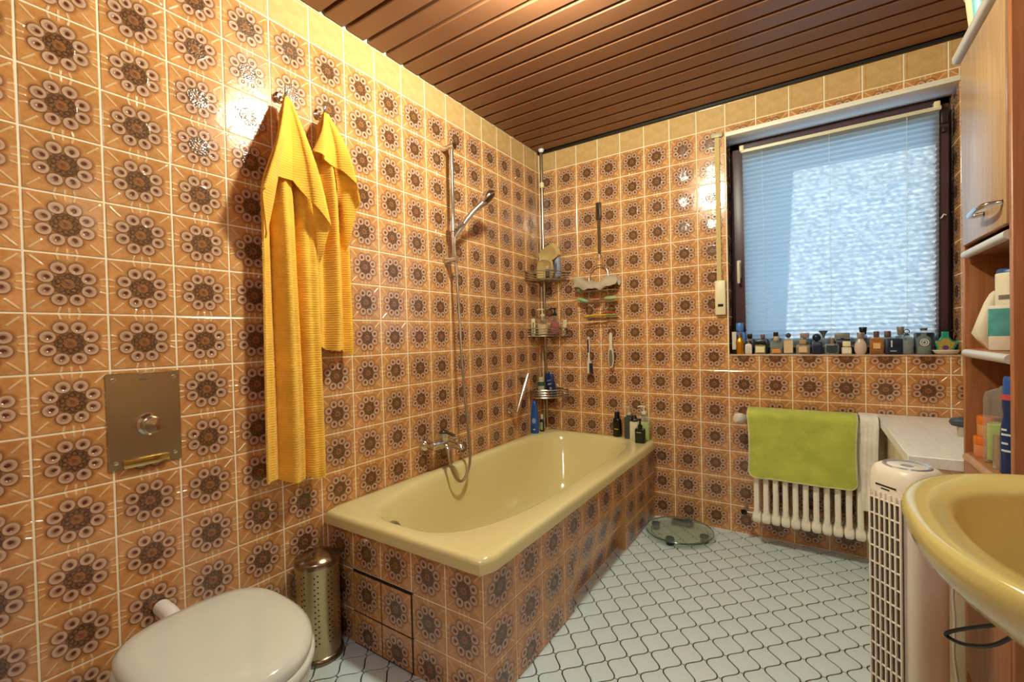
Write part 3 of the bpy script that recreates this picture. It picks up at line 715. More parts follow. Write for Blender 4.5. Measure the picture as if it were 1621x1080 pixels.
towel('hand_towel', 'long mustard bath towel hanging from the hook beside the flush plate', -1.826, 1.965, -1.937, -1.728, .645, 2.1, .3,
      ([(0, -1.925), (.13, -1.956), (.34, -1.90), (.5, -1.835), (.72, -1.775), (.9, -1.716), (1, -1.735)], [(0, 1.46), (.13, 1.60), (.34, 1.668), (.5, 1.672), (.72, 1.60), (.9, 1.525), (1, 1.40)]), .038)
towel('hand_towel', 'short mustard hand towel hanging right of the longer one', -1.676, 1.968, -1.742, -1.588, 1.095, 1.6, 1.4,
      ([(0, -1.752), (.25, -1.72), (.5, -1.66), (.74, -1.61), (.88, -1.584), (1, -1.602)], [(0, 1.80), (.25, 1.785), (.5, 1.76), (.74, 1.715), (.88, 1.64), (1, 1.47)]), .032)

# ---------------------------------------------------------------- bottles, jars and flasks
def cap_geo(kind, z, a, b=0, c=0):
    m = MB()
    if kind == 'cyl': m.lathe([(a * .96, z), (a, z + .001), (b or a, z + c - .0015), ((b or a) * .94, z + c), (.0005, z + c)], 20)
    elif kind == 'box': m.box(-a / 2, a / 2, -b / 2, b / 2, z, z + c, min(.003, c / 5), 2)
    elif kind == 'ball':
        m.lathe([(.35 * a, z)] + [(a * math.sin(PI * t / 8), z + a - a * math.cos(PI * t / 8) * 1.0) for t in range(1, 8)] + [(.0005, z + 2 * a)], 20)
    elif kind == 'fan': m.lathe([(a * .25, z), (a * .3, z + c * .3), (a * .55, z + c * .62), (a, z + c), (a * .8, z + c + .002), (.0005, z + c)], 20)
    elif kind == 'pump':
        m.lathe([(a, z), (a, z + .012), (a * .6, z + .016), (a * .33, z + .018), (a * .33, z + .04), (a * .75, z + .041), (a * .75, z + .05), (.0005, z + .051)], 16)
        m.tube([(0, 0, z + .047), (-.02, -.012, z + .048), (-.032, -.018, z + .043)], [.005, .0045, .0035], 8)
    elif kind == 'ring':
        m.lathe([(a, z), (a * .8, z + .006), (a * .3, z + .01), (.0005, z + .011)], 16); m.tube([(a * .75 * math.cos(t), 0, z + .02 + a * .75 * math.sin(t)) for t in [2 * PI * i / 14 for i in range(14)]], .0022, 6, closed=True)
    return m
def body_geo(shape, w_, d_, hb, sho, nr, nh, s=1.0, top=None):
    m = MB(); r = w_ / 2
    if shape == 'round':
        prof = [(.001, 0), (r * .92, 0), (r, .004), (r, hb - sho)] + [(nr + (r - nr) * math.cos(PI / 2 * t / 5), hb - sho + sho * math.sin(PI / 2 * t / 5)) for t in range(1, 6)] + [(nr, hb + nh), (.0005, hb + nh)]
        m.lathe(prof, 28, sy=d_ / w_)
    elif shape == 'flask':
        prof = [(.001, 0), (r * .6, 0), (r * .9, hb * .18), (r, hb * .42), (r * .88, hb * .7), (r * .55, hb * .9), (nr, hb), (nr, hb + nh), (.0005, hb + nh)]
        m.lathe(prof, 28, sy=d_ / w_)
    elif shape == 'waist':
        prof = [(.001, 0), (r * .75, 0), (r * .92, hb * .12), (r * .72, hb * .42), (r, hb * .72), (r * .8, hb * .88), (nr, hb), (nr, hb + nh), (.0005, hb + nh)]
        m.lathe(prof, 28, sy=d_ / w_)
    elif shape == 'tube':
        m.loft([[(x, y, z) for x, y in sup(w_ / 2 * (1 + .08 * t), max(.002, d_ / 2 * (1 - t * .93)), 3 - t, 24)] for t, z in ((0, 0), (0, .004), (.3, hb * .35), (.65, hb * .7), (1, hb))])
    else:
        e = 8
        rings = [[(x, y, z) for x, y in sup(w_ / 2 - i, d_ / 2 - i, e, 40)] for i, z in ((.003, 0), (0, .003), (0, hb - max(sho, .003)), (min(sho * .3, .003), hb - max(sho, .003) * .4))]
        if sho > .006: rings += [[(x, y, hb) for x, y in sup(max(nr * 1.1, w_ / 2 - sho * 1.4), max(nr * 1.0, d_ / 2 - sho * .5), 4, 40)]]
        else: rings += [[(x, y, hb) for x, y in sup(w_ / 2 - .003, d_ / 2 - .003, e, 40)]]
        m.loft(rings)
        if nh: m.lathe([(nr, hb - .001), (nr, hb + nh), (.0005, hb + nh)], 16)
    return m
def flacon(name, lab, cat, loc, shape, w_, d_, hb, mat, cap=None, capmat=BLACK, sho=.006, nr=.007, nh=.004, liquid=None, label=None, rz=0, group=None, text=None, tilt=None):
    t = thing(name, lab, cat, loc, rz, group)
    if tilt: t.rotation_euler = (tilt[0], tilt[1], rz)
    body_geo(shape, w_, d_, hb, sho, nr, nh).build('body', mat, t, 45)
    if liquid:
        f, lm_ = liquid
        g = body_geo('box' if shape == 'box' else 'round', w_ * .86, d_ * .82, hb * f, .002, .004, 0); g.v = [(x, y, z + .005) for x, y, z in g.v]; g.build('liquid', lm_, t, 45)
    if cap: cap_geo(cap[0], hb + nh - .001, *cap[1:]).build('cap', capmat, t, 45)
    if label:
        lw, lh, zc, lmat = label
        m = MB()
        if shape in ('round', 'flask', 'waist'):
            R_ = w_ / 2 + .0006; an = lw / R_ / 2; m.lathe([(R_, zc - lh / 2), (R_, zc + lh / 2)], 12, sy=d_ / w_, a0=-PI / 2 - an, a1=-PI / 2 + an)
        else:
            yy = -d_ / 2 - .0004
            if shape == 'tube': m.sheet(lambda u, v: ((u - .5) * lw, -(max(.002, d_ / 2 * (1 - (zc + (v - .5) * lh) / hb * .93))) - .0012, zc + (v - .5) * lh), 2, 6, .0004)
            else: m.box(-lw / 2, lw / 2, yy - .0004, yy + .0004, zc - lh / 2, zc + lh / 2)
        lo = m.build('label', lmat, t, 45)
    if text:
        s_, size, zc, tm = text
        text_mesh('lettering', s_, size, tm, t, Matrix.Translation((0, -d_ / 2 - .0016, zc)) @ FRONT)
    return t
CLEAR = thin_glass('clear_flacon', 'e6f0f0', .9); AMBERG = thin_glass('amber_flacon', 'e8b070', .8); SMOKE = thin_glass('smoke_flacon', '8a98a4', .75)
def liq(n, c): return thin_glass('liquid_' + n, c, .72)
GOLD = P('gold', 'd99a2b', .28, .85, bump=.3, bscale=120); SILV = P('silver_cap', 'b7b0a6', .25, .9); PALEB = P('pale_label', 'e8e2d2', .6); BEIGE = P('beige_label', 'd8b98e', .6); BROWN = P('brown_cap', '5e4638', .4)
GREYC = P('grey_cap', '8d8984', .35, .3); CREAML = P('cream_label', 'e6dcae', .6); ORG = P('orange_label', 'd98b3a', .5); NAVYB = P('midnight_blue', '16233c', .3); COALB = P('coal_bottle', '1b222c', .25)
sF, sB = .022, .060
G = 'perfume bottles on the window sill'
def pf(lab, x, back, *a, **k): return flacon('perfume_bottle', lab, 'perfume bottle', (x, sB if back else sF, WZ0), *a, group=G, **k)
flacon('lotion_bottle', 'tall blue lotion bottle in the window sill corner', 'bottle', (1.245, sB, WZ0), 'box', .060, .03, .125, P('cobalt_plastic', '3c6fb8', .3), ('cyl', .020, .019, .045), P('cobalt_cap', '4f86cf', .3), sho=.012, nr=.014)
flacon('cream_tube', 'pale cosmetic tube standing on its black cap at the sill corner', 'tube', (1.221, sF, WZ0 + .026), 'tube', .022, .02, .098, P('pale_tube', 'c9c3b5', .4))
MB().lathe([(.0115, -.026), (.012, -.024), (.0115, -.001), (.0005, -.001)], 18).build('cap', BLACK, [o for o in COL.objects if o.name.startswith('cream_tube')][-1])
pf('gold torso-shaped perfume bottle on the window sill', 1.249, 0, 'waist', .046, .03, .088, GOLD, ('cyl', .006, .003, .04), GOLD, nr=.01)
pf('small pale square perfume bottle with narrow silver cap', 1.292, 0, 'box', .034, .024, .055, P('pearl_flacon', 'cfc8bd', .2), ('cyl', .006, .006, .024), SILV)
pf('black perfume bottle standing behind the small pale square one', 1.295, 1, 'box', .040, .026, .082, COALB, ('box', .024, .02, .026), BLACK)
pf('perfume bottle with black bow collar and pale yellow label', 1.348, 0, 'box', .052, .026, .050, liq('lemon', 'd7d2a4'), ('box', .05, .02, .020), BLACK, label=(.042, .032, .026, CREAML))
pf('dark perfume bottle with copper cap behind the bow-collared one', 1.358, 1, 'box', .055, .026, .080, COALB, ('cyl', .010, .010, .024), P('copper_cap', '8b6a55', .35, .5))
pf('clear perfume bottle with an orange label and beige cap', 1.424, 0, 'box', .058, .028, .068, CLEAR, ('cyl', .015, .015, .024), P('beige_cap', 'b9a184', .4), label=(.04, .02, .018, ORG), liquid=(.75, liq('green', '9aa58c')))
pf('dark stoppered perfume bottle behind the orange-labelled one', 1.420, 1, 'box', .046, .026, .086, SMOKE, ('cyl', .012, .012, .028), BLACK)
pf('tall clear perfume bottle covered by a large beige label', 1.479, 0, 'box', .046, .028, .083, CLEAR, ('ball', .013), P('dark_ball_cap', '453b36', .3), label=(.040, .064, .040, BEIGE))
pf('low wide amber perfume bottle with beige label', 1.543, 0, 'box', .062, .028, .050, CLEAR, ('box', .032, .018, .022), P('amber_cap', 'b08a62', .35), liquid=(.85, liq('amber', 'd99f62')), label=(.036, .03, .026, BEIGE))
pf('clear perfume bottle with a broad taupe cap behind the amber one', 1.551, 1, 'box', .052, .026, .080, SMOKE, ('box', .040, .022, .026), P('taupe_cap', '8f7a6c', .4))
pf('dark blue perfume bottle with a ball-shaped top', 1.603, 0, 'box', .046, .03, .064, NAVYB, ('ball', .0195), NAVYB)
pf('clear perfume bottle with a fan-shaped stopper', 1.632, 1, 'round', .040, .026, .080, CLEAR, ('fan', .022, 0, .036), P('fan_stopper', '7d7a74', .25, .4), sho=.012)
pf('square perfume bottle with dark label and bronze cap', 1.666, 0, 'box', .058, .026, .053, CLEAR, ('cyl', .010, .010, .026), P('bronze_cap', 'a98566', .3, .6), label=(.046, .036, .027, P('slate_label', '2c3a44', .4)))
pf('wide black perfume bottle with a grey slab cap', 1.71, 1, 'box', .064, .026, .076, COALB, ('box', .062, .022, .028), GREYC)
pf('small cream cube perfume bottle with a cream cube cap', 1.726, 0, 'box', .040, .03, .036, P('cream_flacon', 'd9cba6', .3), ('box', .032, .024, .026), CREAML, label=(.034, .02, .018, PALEB))
pf('round pearl-white perfume bottle with a tapered silver cap', 1.781, 0, 'flask', .052, .034, .076, P('pearl_white', 'cdb9a8', .15, coat=.5), ('cyl', .012, .0165, .028), P('satin_cap', 'a49a90', .3, .5), nr=.010)
pf('perfume bottle with a flared black stopper behind the pearl one', 1.794, 1, 'round', .034, .026, .094, SMOKE, ('cyl', .013, .017, .036), BLACK)
pf('amber rectangular perfume bottle with gold square label', 1.842, 0, 'box', .053, .028, .080, AMBERG, ('cyl', .011, .011, .028), BROWN, liquid=(.9, liq('honey', 'd38a2c')), label=(.027, .027, .042, P('gold_label', 'dcb978', .5)), sho=.01)
pf('small clear perfume bottle with a brown cap behind the amber one', 1.888, 1, 'box', .032, .024, .078, CLEAR, ('cyl', .013, .013, .030), P('umber_cap', '6a5244', .4))
bx_ = pf('flat black perfume box-bottle with white lettering', 1.906, 0, 'box', .066, .03, .074, NAVYB, None, sho=.003, nh=0)
m = MB()
for q in range(5): m.box(-.012, -.006, -.0162, -.0152, .036 + q * .0065, .0405 + q * .0065)
m.box(-.014, .008, -.0162, -.0152, .0155, .0185); m.build('lettering', PALEB, bx_, 0)
pf('perfume bottle with a cut crystal stopper behind the black box', 1.936, 1, 'box', .040, .026, .088, SMOKE, ('cyl', .012, .015, .040), P('crystal_stopper', '8c867c', .12, .3))
pf('clear shouldered perfume bottle with a ring stopper', 1.953, 0, 'round', .050, .032, .085, CLEAR, ('ring', .013), P('ring_stopper', '4a5058', .25, .5), sho=.014, liquid=(.7, liq('grey', 'a8b6b8')))
pf('broad dark perfume bottle standing behind the crested flask', 2.020, 1, 'box', .072, .026, .100, P('petrol_dark', '33424c', .25), None, nh=0)
cf = pf('clear apothecary flask with round white crest and dark stopper', 2.013, 0, 'round', .052, .030, .085, CLEAR, ('cyl', .012, .014, .012), P('stopper_grey', '59564e', .3), sho=.022, nr=.0105, nh=.026, liquid=(.38, liq('moss', '8a9788')))
MB().lathe([(.013, 0), (.0145, .0006), (.016, 0)], 24, axis_mat((0, -.0158, .056), (0, -1, 0)), cap=False).build('crest', WHITE, cf); MB().lathe([(.006, 0), (.0075, .0006), (.009, 0)], 18, axis_mat((0, -.0158, .056), (0, -1, 0)), cap=False).build('crest', WHITE, cf)
# green star-shaped bottle
gs = thing('perfume_bottle', 'green star-shaped perfume bottle with gold face and purple flower', 'perfume bottle', (2.092, sB + .003, WZ0), 0, G)
star = [(-.030, 0), (.028, 0), (.030, .022), (.046, .058), (.024, .062), (.012, .082), (.012, .104), (-.012, .104), (-.012, .082), (-.024, .062), (-.044, .062), (-.032, .034)]
Mst = Matrix(((1, 0, 0, 0), (0, 0, 1, 0), (0, 1, 0, 0), (0, 0, 0, 1)))
MB().prism(star, -.012, .012, Mst, .003, 2).build('body', P('jade_glass', '1f9d7c', .12, coat=.5), gs)
MB().prism([(x * .78, .012 + y * .74) for x, y in star if y < .1], -.0132, -.012, Mst).build('face', P('gold_leaf', 'c9b45a', .35, .3, var=.3, vscale=90), gs, 0)
m = MB()
for q in range(10): m.lathe([(.0001, .001), (.003, .0006), (.0042, 0)], 8, axis_mat((.0075 * math.cos(q * PI / 5), -.0133, .03 + .0075 * math.sin(q * PI / 5)), (0, -1, 0)))
m.lathe([(.0001, .0012), (.0055, 0)], 12, axis_mat((0, -.0133, .03), (0, -1, 0))); m.build('flower_motif', P('violet', '6d3a86', .5), gs)
MB().box(-.028, .030, -.012, .012, .104, .111, .003, 2).build('cap', BLACK, gs)
dish = thing('soap_dish', 'shallow white ceramic dish at the end of the window sill', 'dish', (2.088, sF - .002, WZ0))
MB().lathe([(.001, .003), (.032, .002), (.046, .007), (.054, .017), (.056, .019), (.054, .021), (.045, .012), (.03, .007), (.001, .0065)], 32, sx=.85, sy=.42).build('bowl', P('dish_glaze', 'd9c9b8', .2), dish)
MB().lathe([(.001, .0065), (.015, .007), (.02, .012), (.015, .019), (.001, .021)], 18, sy=.6, sx=1.3).build('soap', P('soap_cream', 'dcb89a', .5), dish)

# bottles on the bath rim
r_ = thing('soap_bottle', 'tall dark grey pump bottle on the bath rim', 'pump bottle', (.632, -.045, RZ))
body_geo('box', .052, .045, .135, .008, .014, .012).build('body', P('graphite_bottle', '3c4440', .3), r_); cap_geo('pump', .146, .016).build('pump', P('clear_pump', 'b9b2a4', .3), r_)
flacon('shampoo_bottle', 'black shampoo bottle standing alone on the bath rim', 'bottle', (.548, -.030, RZ), 'round', .056, .04, .118, P('black_gloss', '0b0a09', .18), ('cyl', .017, .015, .036), BLACK, sho=.022, nr=.014, label=(.028, .006, .05, P('yellow_print', 'b5a226', .5)))
flacon('conditioner_bottle', 'white labelled bottle with black cap wedged between pump bottles', 'bottle', (.676, -.078, RZ), 'box', .050, .036, .115, P('white_bottle', 'd9d2b8', .35), ('cyl', .022, .012, .034), BLACK, sho=.006, nr=.012)
flacon('soap_bottle', 'big clear pump bottle of pale green soap on the bath rim', 'pump bottle', (.727, -.052, RZ), 'round', .070, .05, .150, thin_glass('clear_pet', 'eef3e6', .86), ('pump', .016), P('white_pump', 'dcd9c8', .35), sho=.02, nr=.015, nh=.01, liquid=(.70, P('green_soap', 'b7cf63', .35)))
sp_ = flacon('soap_bottle', 'small black pump bottle in front of the white labelled one', 'pump bottle', (.727, -.128, RZ), 'box', .056, .034, .085, P('black_square', '171b18', .25), ('pump', .014), BLACK, sho=.006, nr=.012, nh=.008)
MB().box(-.018, .012, -.0185, -.0176, .062, .066).build('lettering', P('pale_print', 'a8ad9c', .6), sp_, 0)
bb = thing('shower_gel_bottle', 'tall blue curved shower gel bottle under the grab bar', 'bottle', (.034, -.185, RZ))
MB().loft([[(x, y, z) for x, y in sup(a, b, 2.6, 28)] for a, b, z in ((.024, .015, 0), (.027, .018, .004), (.028, .018, .05), (.026, .017, .10), (.023, .016, .15), (.016, .013, .19), (.008, .008, .212), (.002, .002, .218))]).build('body', P('cobalt_gel', '1f52a3', .22), bb, 50)
MB().lathe([(.0001, .0012), (.011, .0006), (.014, 0)], 20, axis_mat((.004, -.0178, .085), (.1, -1, 0.05)) @ Matrix.Scale(1.3, 4, (0, 1, 0))).build('emblem', P('emblem_print', '7fa0c8', .5), bb)
MB().prism([(-.009, .012), (.009, .012), (0, .0)], 0, .0006, Matrix.Translation((.006, -.0182, .02)) @ FRONT).build('badge', P('badge_cream', 'd8cfa4', .5), bb, 0)
flacon('shampoo_bottle', 'small dark bottle with leafy label beside the caddy pole', 'bottle', (.048, -.115, RZ), 'round', .032, .024, .082, P('deep_green', '1c2a1e', .2), ('cyl', .009, .009, .03), P('ivory_cap', 'd0c8b4', .4), sho=.012, nr=.007, label=(.022, .05, .038, P('leaf_label', 'a8ba7c', .5, var=.4, vscale=60)))

# ---------------------------------------------------------------- corner caddy
cc = thing('corner_caddy', 'telescopic chrome corner pole with three wire baskets', 'shower caddy', (.052, -.052, RZ))
MB().tube([(0, 0, .012), (0, 0, CZ - RZ - .012)], .0105, 14).build('pole', P('pole_steel', 'b4ab9c', .25, 1.0), cc)
MB().lathe([(.001, 0), (.022, 0), (.022, .006), (.013, .018), (.0005, .018)], 18).build('foot', P('foot_brass', 'b58a4e', .4), cc)
MB().lathe([(.013, 1.655), (.015, 1.66), (.015, 1.685), (.013, 1.69), (.0005, 1.69)], 16).build('collar', CREAM, cc)
MB().lathe([(.0005, CZ - RZ - .02), (.012, CZ - RZ - .02), (.02, CZ - RZ - .004), (.02, CZ - RZ)], 18).build('ceiling_pad', WHITE, cc)
CX, CY = -.052 + .006, .052 - .006
def basket(z, R_, h):
    m = MB(); A = lambda r, zz: arc(CX, CY, r, -PI / 2, 0, 16, zz)
    for zz, rr in ((z + h, .0046), (z + h * .66, .0022), (z + h * .33, .0022), (z, .004)):
        m.tube(A(R_, zz), rr, 7); m.tube([(CX, CY - R_, zz), (CX, CY, zz), (CX + R_, CY, zz)], rr * .8, 6)
    for i in range(9):
        a = -PI / 2 + PI / 2 * i / 8; m.tube([(CX + R_ * math.cos(a), CY + R_ * math.sin(a), z), (CX + R_ * math.cos(a), CY + R_ * math.sin(a), z + h)], .0015, 5)
    for i in range(1, 10):
        x = R_ * i / 10; m.tube([(CX + x, CY, z), (CX + x, CY - math.sqrt(R_ ** 2 - x * x), z)], .0015, 5)
    for i in (3, 6): m.tube([(CX, CY - R_ * i / 10, z - .002), (CX + math.sqrt(R_ ** 2 - (R_ * i / 10) ** 2), CY - R_ * i / 10, z - .002)], .002, 5)
    m.lathe([(.0135, z - .006), (.0135, z + .02)], 14)
    m.build('basket', WIRE, cc)
B1, B2, B3 = 1.490, 1.115, .705
basket(B1 - RZ, .215, .05); basket(B2 - RZ, .195, .05); basket(B3 - RZ, .190, .05)
# upper basket
SACK = cloth_mat('sand_cloth', 'c3a468', fuzz=.5)
def pillow(name, lab, loc, rot, a, b, c, pts=7, sag=.0):
    t = thing(name, lab, 'cloth', loc); m = MB(); rings = []
    for i in range(pts * 2 + 1):
        v = -1 + 2 * i / (pts * 2); k = (1 - abs(v) ** 3.2) ** .8
        ring = []
        for j in range(32):
            th = 2 * PI * j / 32; cx_, sy_ = math.cos(th), math.sin(th); rr = 1 / max(abs(cx_), abs(sy_)) ** .62 * (1 + .05 * math.sin(3 * th + v * 4))
            ring.append(Matrix.Rotation(rot[0], 4, 'X') @ Matrix.Rotation(rot[1], 4, 'Y') @ Vector((a * cx_ * rr * (.82 + .18 * k) + sag * v, b * v * (k * .9 + .1) * (1 - .3 * max(abs(cx_), abs(sy_)) ** 2), c * sy_ * rr * (.82 + .18 * k))))
        rings.append(ring)
    m.loft(rings); m.build('fabric', SACK, t, 80)
    return t
pillow('washcloth', 'sand coloured folded cloth filling the top caddy basket', (.075, -.075, B1 + .072), (.1, .15), .060, .030, .068)
pillow('washcloth', 'sand coloured pointed cloth lying on the pile in the top basket', (.100, -.062, B1 + .178), (.05, -.42), .072, .024, .052, sag=.012)
flacon('spray_can', 'grey-blue spray can in the top caddy basket', 'can', (.148, -.030, B1 + .003), 'round', .046, .046, .155, P('greyblue_can', '8d93a8', .3), ('cyl', .021, .019, .014), P('greyblue_cap', '9ba0b2', .35), sho=.004, nr=.02, nh=.002, label=(.012, .06, .08, P('can_print', '4b5376', .5)))
flacon('lotion_bottle', 'little brown bottle with beige cap beside the spray can', 'bottle', (.1105, -.105, B1 + .003), 'round', .028, .028, .062, P('umber_bottle', '4e4030', .25), ('cyl', .010, .010, .024), P('tan_cap', 'c1a878', .4), sho=.008)
# middle basket
flacon('soap_bottle', 'clear pump bottle of creamy liquid in the middle basket', 'pump bottle', (.066, -.108, B2 + .003), 'box', .066, .042, .112, thin_glass('clear_pet2', 'efe6cf', .92), ('pump', .015), P('beige_pump', 'd7c7a0', .35), sho=.012, nr=.014, nh=.018, liquid=(.62, P('cream_soap', 'd6c492', .4)))
flacon('soap_bottle', 'red liquid soap bottle with black pump in the middle basket', 'pump bottle', (.128, -.048, B2 + .003), 'round', .068, .055, .120, thin_glass('clear_pet3', 'f0dcd0', .93), ('pump', .014), BLACK, sho=.022, nr=.014, nh=.014, liquid=(.70, P('red_soap', 'a1414a', .3)))
flacon('cream_tube', 'ivory tube at the left end of the middle basket', 'tube', (.018, -.150, B2 + .003), 'tube', .026, .022, .115, P('ivory_tube', 'd6c9a0', .4), label=(.008, .07, .055, P('tube_print', '5a5040', .6)), rz=.5)
flacon('cream_tube', 'ivory tube leaning at the right end of the middle basket', 'tube', (.178, -.016, B2 + .003), 'tube', .028, .022, .105, P('ivory_tube', 'd6c9a0', .4), tilt=(0, .08))
# lower basket
gc = flacon('mouthwash_bottle', 'white bottle with dark green neck in the lower basket', 'bottle', (.050, -.118, B3 + .003), 'round', .048, .036, .105, P('milky_bottle', 'b7ae94', .3), ('cyl', .016, .016, .024), P('milky_cap', 'c5b48c', .4), sho=.006, nr=.02, nh=.002)
MB().lathe([(.0246, .072), (.0246, .1)], 24, sy=.76, cap=False).build('green_band', P('bottle_green', '2f5a4c', .3), gc)
nv = thing('soap_packet', 'dark blue printed flat bottle leaning in the lower basket', 'packet', (.115, -.068, B3 + .004)); nv.rotation_euler = (0, -.22, .1)
MB().loft([[(x, y, z) for x, y in sup(a, b, 4, 28)] for a, b, z in ((.027, .013, 0), (.03, .016, .006), (.03, .016, .12), (.026, .013, .15), (.022, .010, .158))]).build('body', P('deep_blue', '152f63', .25), nv, 50)
m = MB(); m.box(-.016, .016, -.0175, -.0160, .105, .110); m.box(-.014, .012, -.0175, -.0160, .078, .088); m.box(-.008, .006, -.0175, -.0160, .046, .062); m.build('lettering', P('silver_print', '8f93a0', .5), nv, 0)
flacon('lotion_bottle', 'slim beige bottle leaning behind the green-necked one', 'bottle', (.080, -.040, B3 + .003), 'box', .026, .022, .145, P('beige_bottle', 'c4ab74', .4), None, nh=0)
MB().lathe([(.001, 0), (.012, .002), (.015, .010), (.012, .017), (.001, .02)], 16).build('body', P('coral', 'c8553d', .4), tag(thing('bath_toy', 'small coral red object in the lower basket', 'trinket', (.098, -.118, B3 + .003)), 'small coral red object in the lower basket', 'trinket'))

# ---------------------------------------------------------------- hanging organiser on the back wall
ho = thing('wall_organiser', 'hanging wire organiser with three trays strapped to a wall clip', 'organiser', (.443, 0, 1.20))
m = MB(); m.box(-.017, .017, -.020, 0, .655, .765, .005, 2); m.build('clip', P('bronze_clip', '4a3420', .4, .4), ho)
m = MB(); m.tube([(0, -.02, .735), (.004, -.032, .70), (0, -.02, .68)], .004, 8); m.build('clip_lever', P('bronze_clip', '4a3420', .4, .4), ho)
MB().box(-.010, .010, -.013, -.009, .44, .68).build('strap', P('brown_strap', '53391f', .7), ho)
MB().tube([(.016 * math.cos(t), -.018, .425 + .02 * math.sin(t)) for t in [2 * PI * i / 18 for i in range(18)]], .0022, 6, closed=True).build('ring', WIRE, ho)
MB().tube(spline([(-.066, -.035, .22), (-.066, -.03, .28), (-.05, -.026, .335), (0, -.024, .362), (.05, -.026, .335), (.066, -.03, .28), (.066, -.035, .22)], 6), .0035, 8).build('hoop', WIRE, ho)
for sx in (-.066, .066): MB().tube([(sx, -.04, .24), (sx, -.04, .02)], .0022, 6).build('upright', WIRE, ho)
for z, x0, x1 in ((.195, -.15, .125), (.125, -.13, .12), (.025, -.092, .122)):
    m = MB(); m.tube([(x0, -.006, z), (x0, -.078, z), (x1, -.078, z), (x1, -.006, z)], .0028, 7, closed=True)
    for i in range(1, 9): x = x0 + (x1 - x0) * i / 9; m.tube([(x, -.006, z), (x, -.078, z)], .0016, 5)
    m.build('tray', WIRE, ho)
gcl = thing('face_cloth', 'grey cloth draped over the top tray of the wire organiser', 'cloth', (.443, -.04, 1.405))
def fcl(u, v):
    x = -.155 + .285 * u; prof = .045 * (1 - u) ** 1.5 + .055 * u ** .7 * (1 - .25 * u) + .010 * math.sin(17 * u)
    th = PI * (v - .08) * 1.15
    y_ = -.012 - .034 * math.cos(th); z_ = prof * .55 + .034 * math.sin(th) * (1 + .35 * math.sin(7 * u + 1)) - .030 * math.sin(PI * u) * (1 - v) - .004 * math.sin(31 * u + 9 * v)
    return (x + .012 * math.sin(9 * v), y_ - .012 * math.sin(11 * u) * math.sin(PI * v), z_ + .012)
MB().sheet(fcl, 30, 16, .008).build('fabric', cloth_mat('grey_linen', 'b3a48e', fuzz=.6), gcl, 80)
def soap(lab, x, z, c, sx_, sz_, rot=0):
    t = thing('soap_bar', lab, 'soap', (.443 + x, -.052, 1.20 + z)); t.rotation_euler = (0, rot, 0)
    MB().lathe([(.001, 0), (.6, .12), (.95, .4), (1, .55), (.9, .8), (.5, .97), (.001, 1)], 20, Matrix.Diagonal((sx_, .016, sz_, 1))).build('bar', P('soap_' + c, c, .5), t)
soap('bent mint green sponge at the left of the middle wire tray', -.110, .128, '8fb789', .042, .028, .35); soap('oval pale green soap at the right of the middle wire tray', .085, .128, '9fb37c', .044, .028)
soap('small pink soap piece in the middle wire tray', -.01, .128, 'b8735c', .030, .02); soap('little mint green piece on the left of the top wire tray', -.125, .198, '86ad80', .022, .018)
def stick(lab, x0, x1, z, y, c, r):
    o = MB().tube([(x0, y, z), ((x0 + x1) / 2, y, z + .006), (x1, y, z + .004)], [r * .7, r, r * .8], 8).build('toothbrush', P('stick_' + c, c, .4)); o.location = (.443, 0, 1.20)
    tag(o, lab, 'brush')
stick('yellow toothbrush lying on the bottom wire tray', -.085, .06, .034, -.068, 'd9a21f', .007); stick('red toothbrush lying on the bottom wire tray', .02, .12, .048, -.05, 'a8321e', .006)
stick('olive green toothbrush lying on the bottom wire tray', .03, .12, .034, -.055, '8a9a2c', .006); stick('white toothbrush lying on the bottom wire tray', -.08, .118, .034, -.030, 'cfc7b0', .005)
br = thing('nail_brush', 'hanging white and navy back brush below the wire organiser', 'brush', (.368, -.040, .865))
m = MB(); m.tube([(0, 0, .235), (0, 0, .36)], .0012, 5); m.build('hanger', WIRE, br)
MB().loft([[(x, y, z) for x, y in sup(a, .006, 3, 18)] for a, z in ((.012, 0), (.015, .01), (.015, .07), (.009, .09), (.006, .11), (.009, .15), (.009, .23), (.004, .238))]).build('handle', P('ivory_handle', 'd8ccb0', .4), br, 50)
MB().loft([[(x + .014, y, z) for x, y in sup(.010, .011, 4, 16)] for z in (.004, .066)]).build('bristles', P('navy_bristle', '1c2638', .8, bump=.8, bscale=500), br)
MB().box(-.006, .004, -.0085, -.0055, .135, .222, .001, 1).build('grip_stripe', NAVY, br)
ff = thing('foot_file', 'hanging white paddle foot file below the wire organiser', 'foot file', (.520, -.040, .905))
m = MB(); m.tube([(0, 0, .218), (0, 0, .32)], .0012, 5); m.build('hanger', WIRE, ff)
MB().loft([[(x, y, z) for x, y in sup(a, .0045, 3, 18)] for a, z in ((.006, 0), (.014, .012), (.019, .045), (.019, .08), (.013, .115), (.009, .135), (.010, .17), (.012, .205), (.008, .218), (.003, .221))]).build('paddle', P('ivory_handle', 'd8ccb0', .4), ff, 50)
MB().loft([[(x, y, z) for x, y in sup(a, .0058, 3, 18)] for a, z in ((.003, .006), (.010, .016), (.0145, .045), (.0145, .08), (.009, .108), (.003, .114))]).build('rasp', P('rasp_grey', '6e675a', .8, bump=.6, bscale=400), ff, 50)

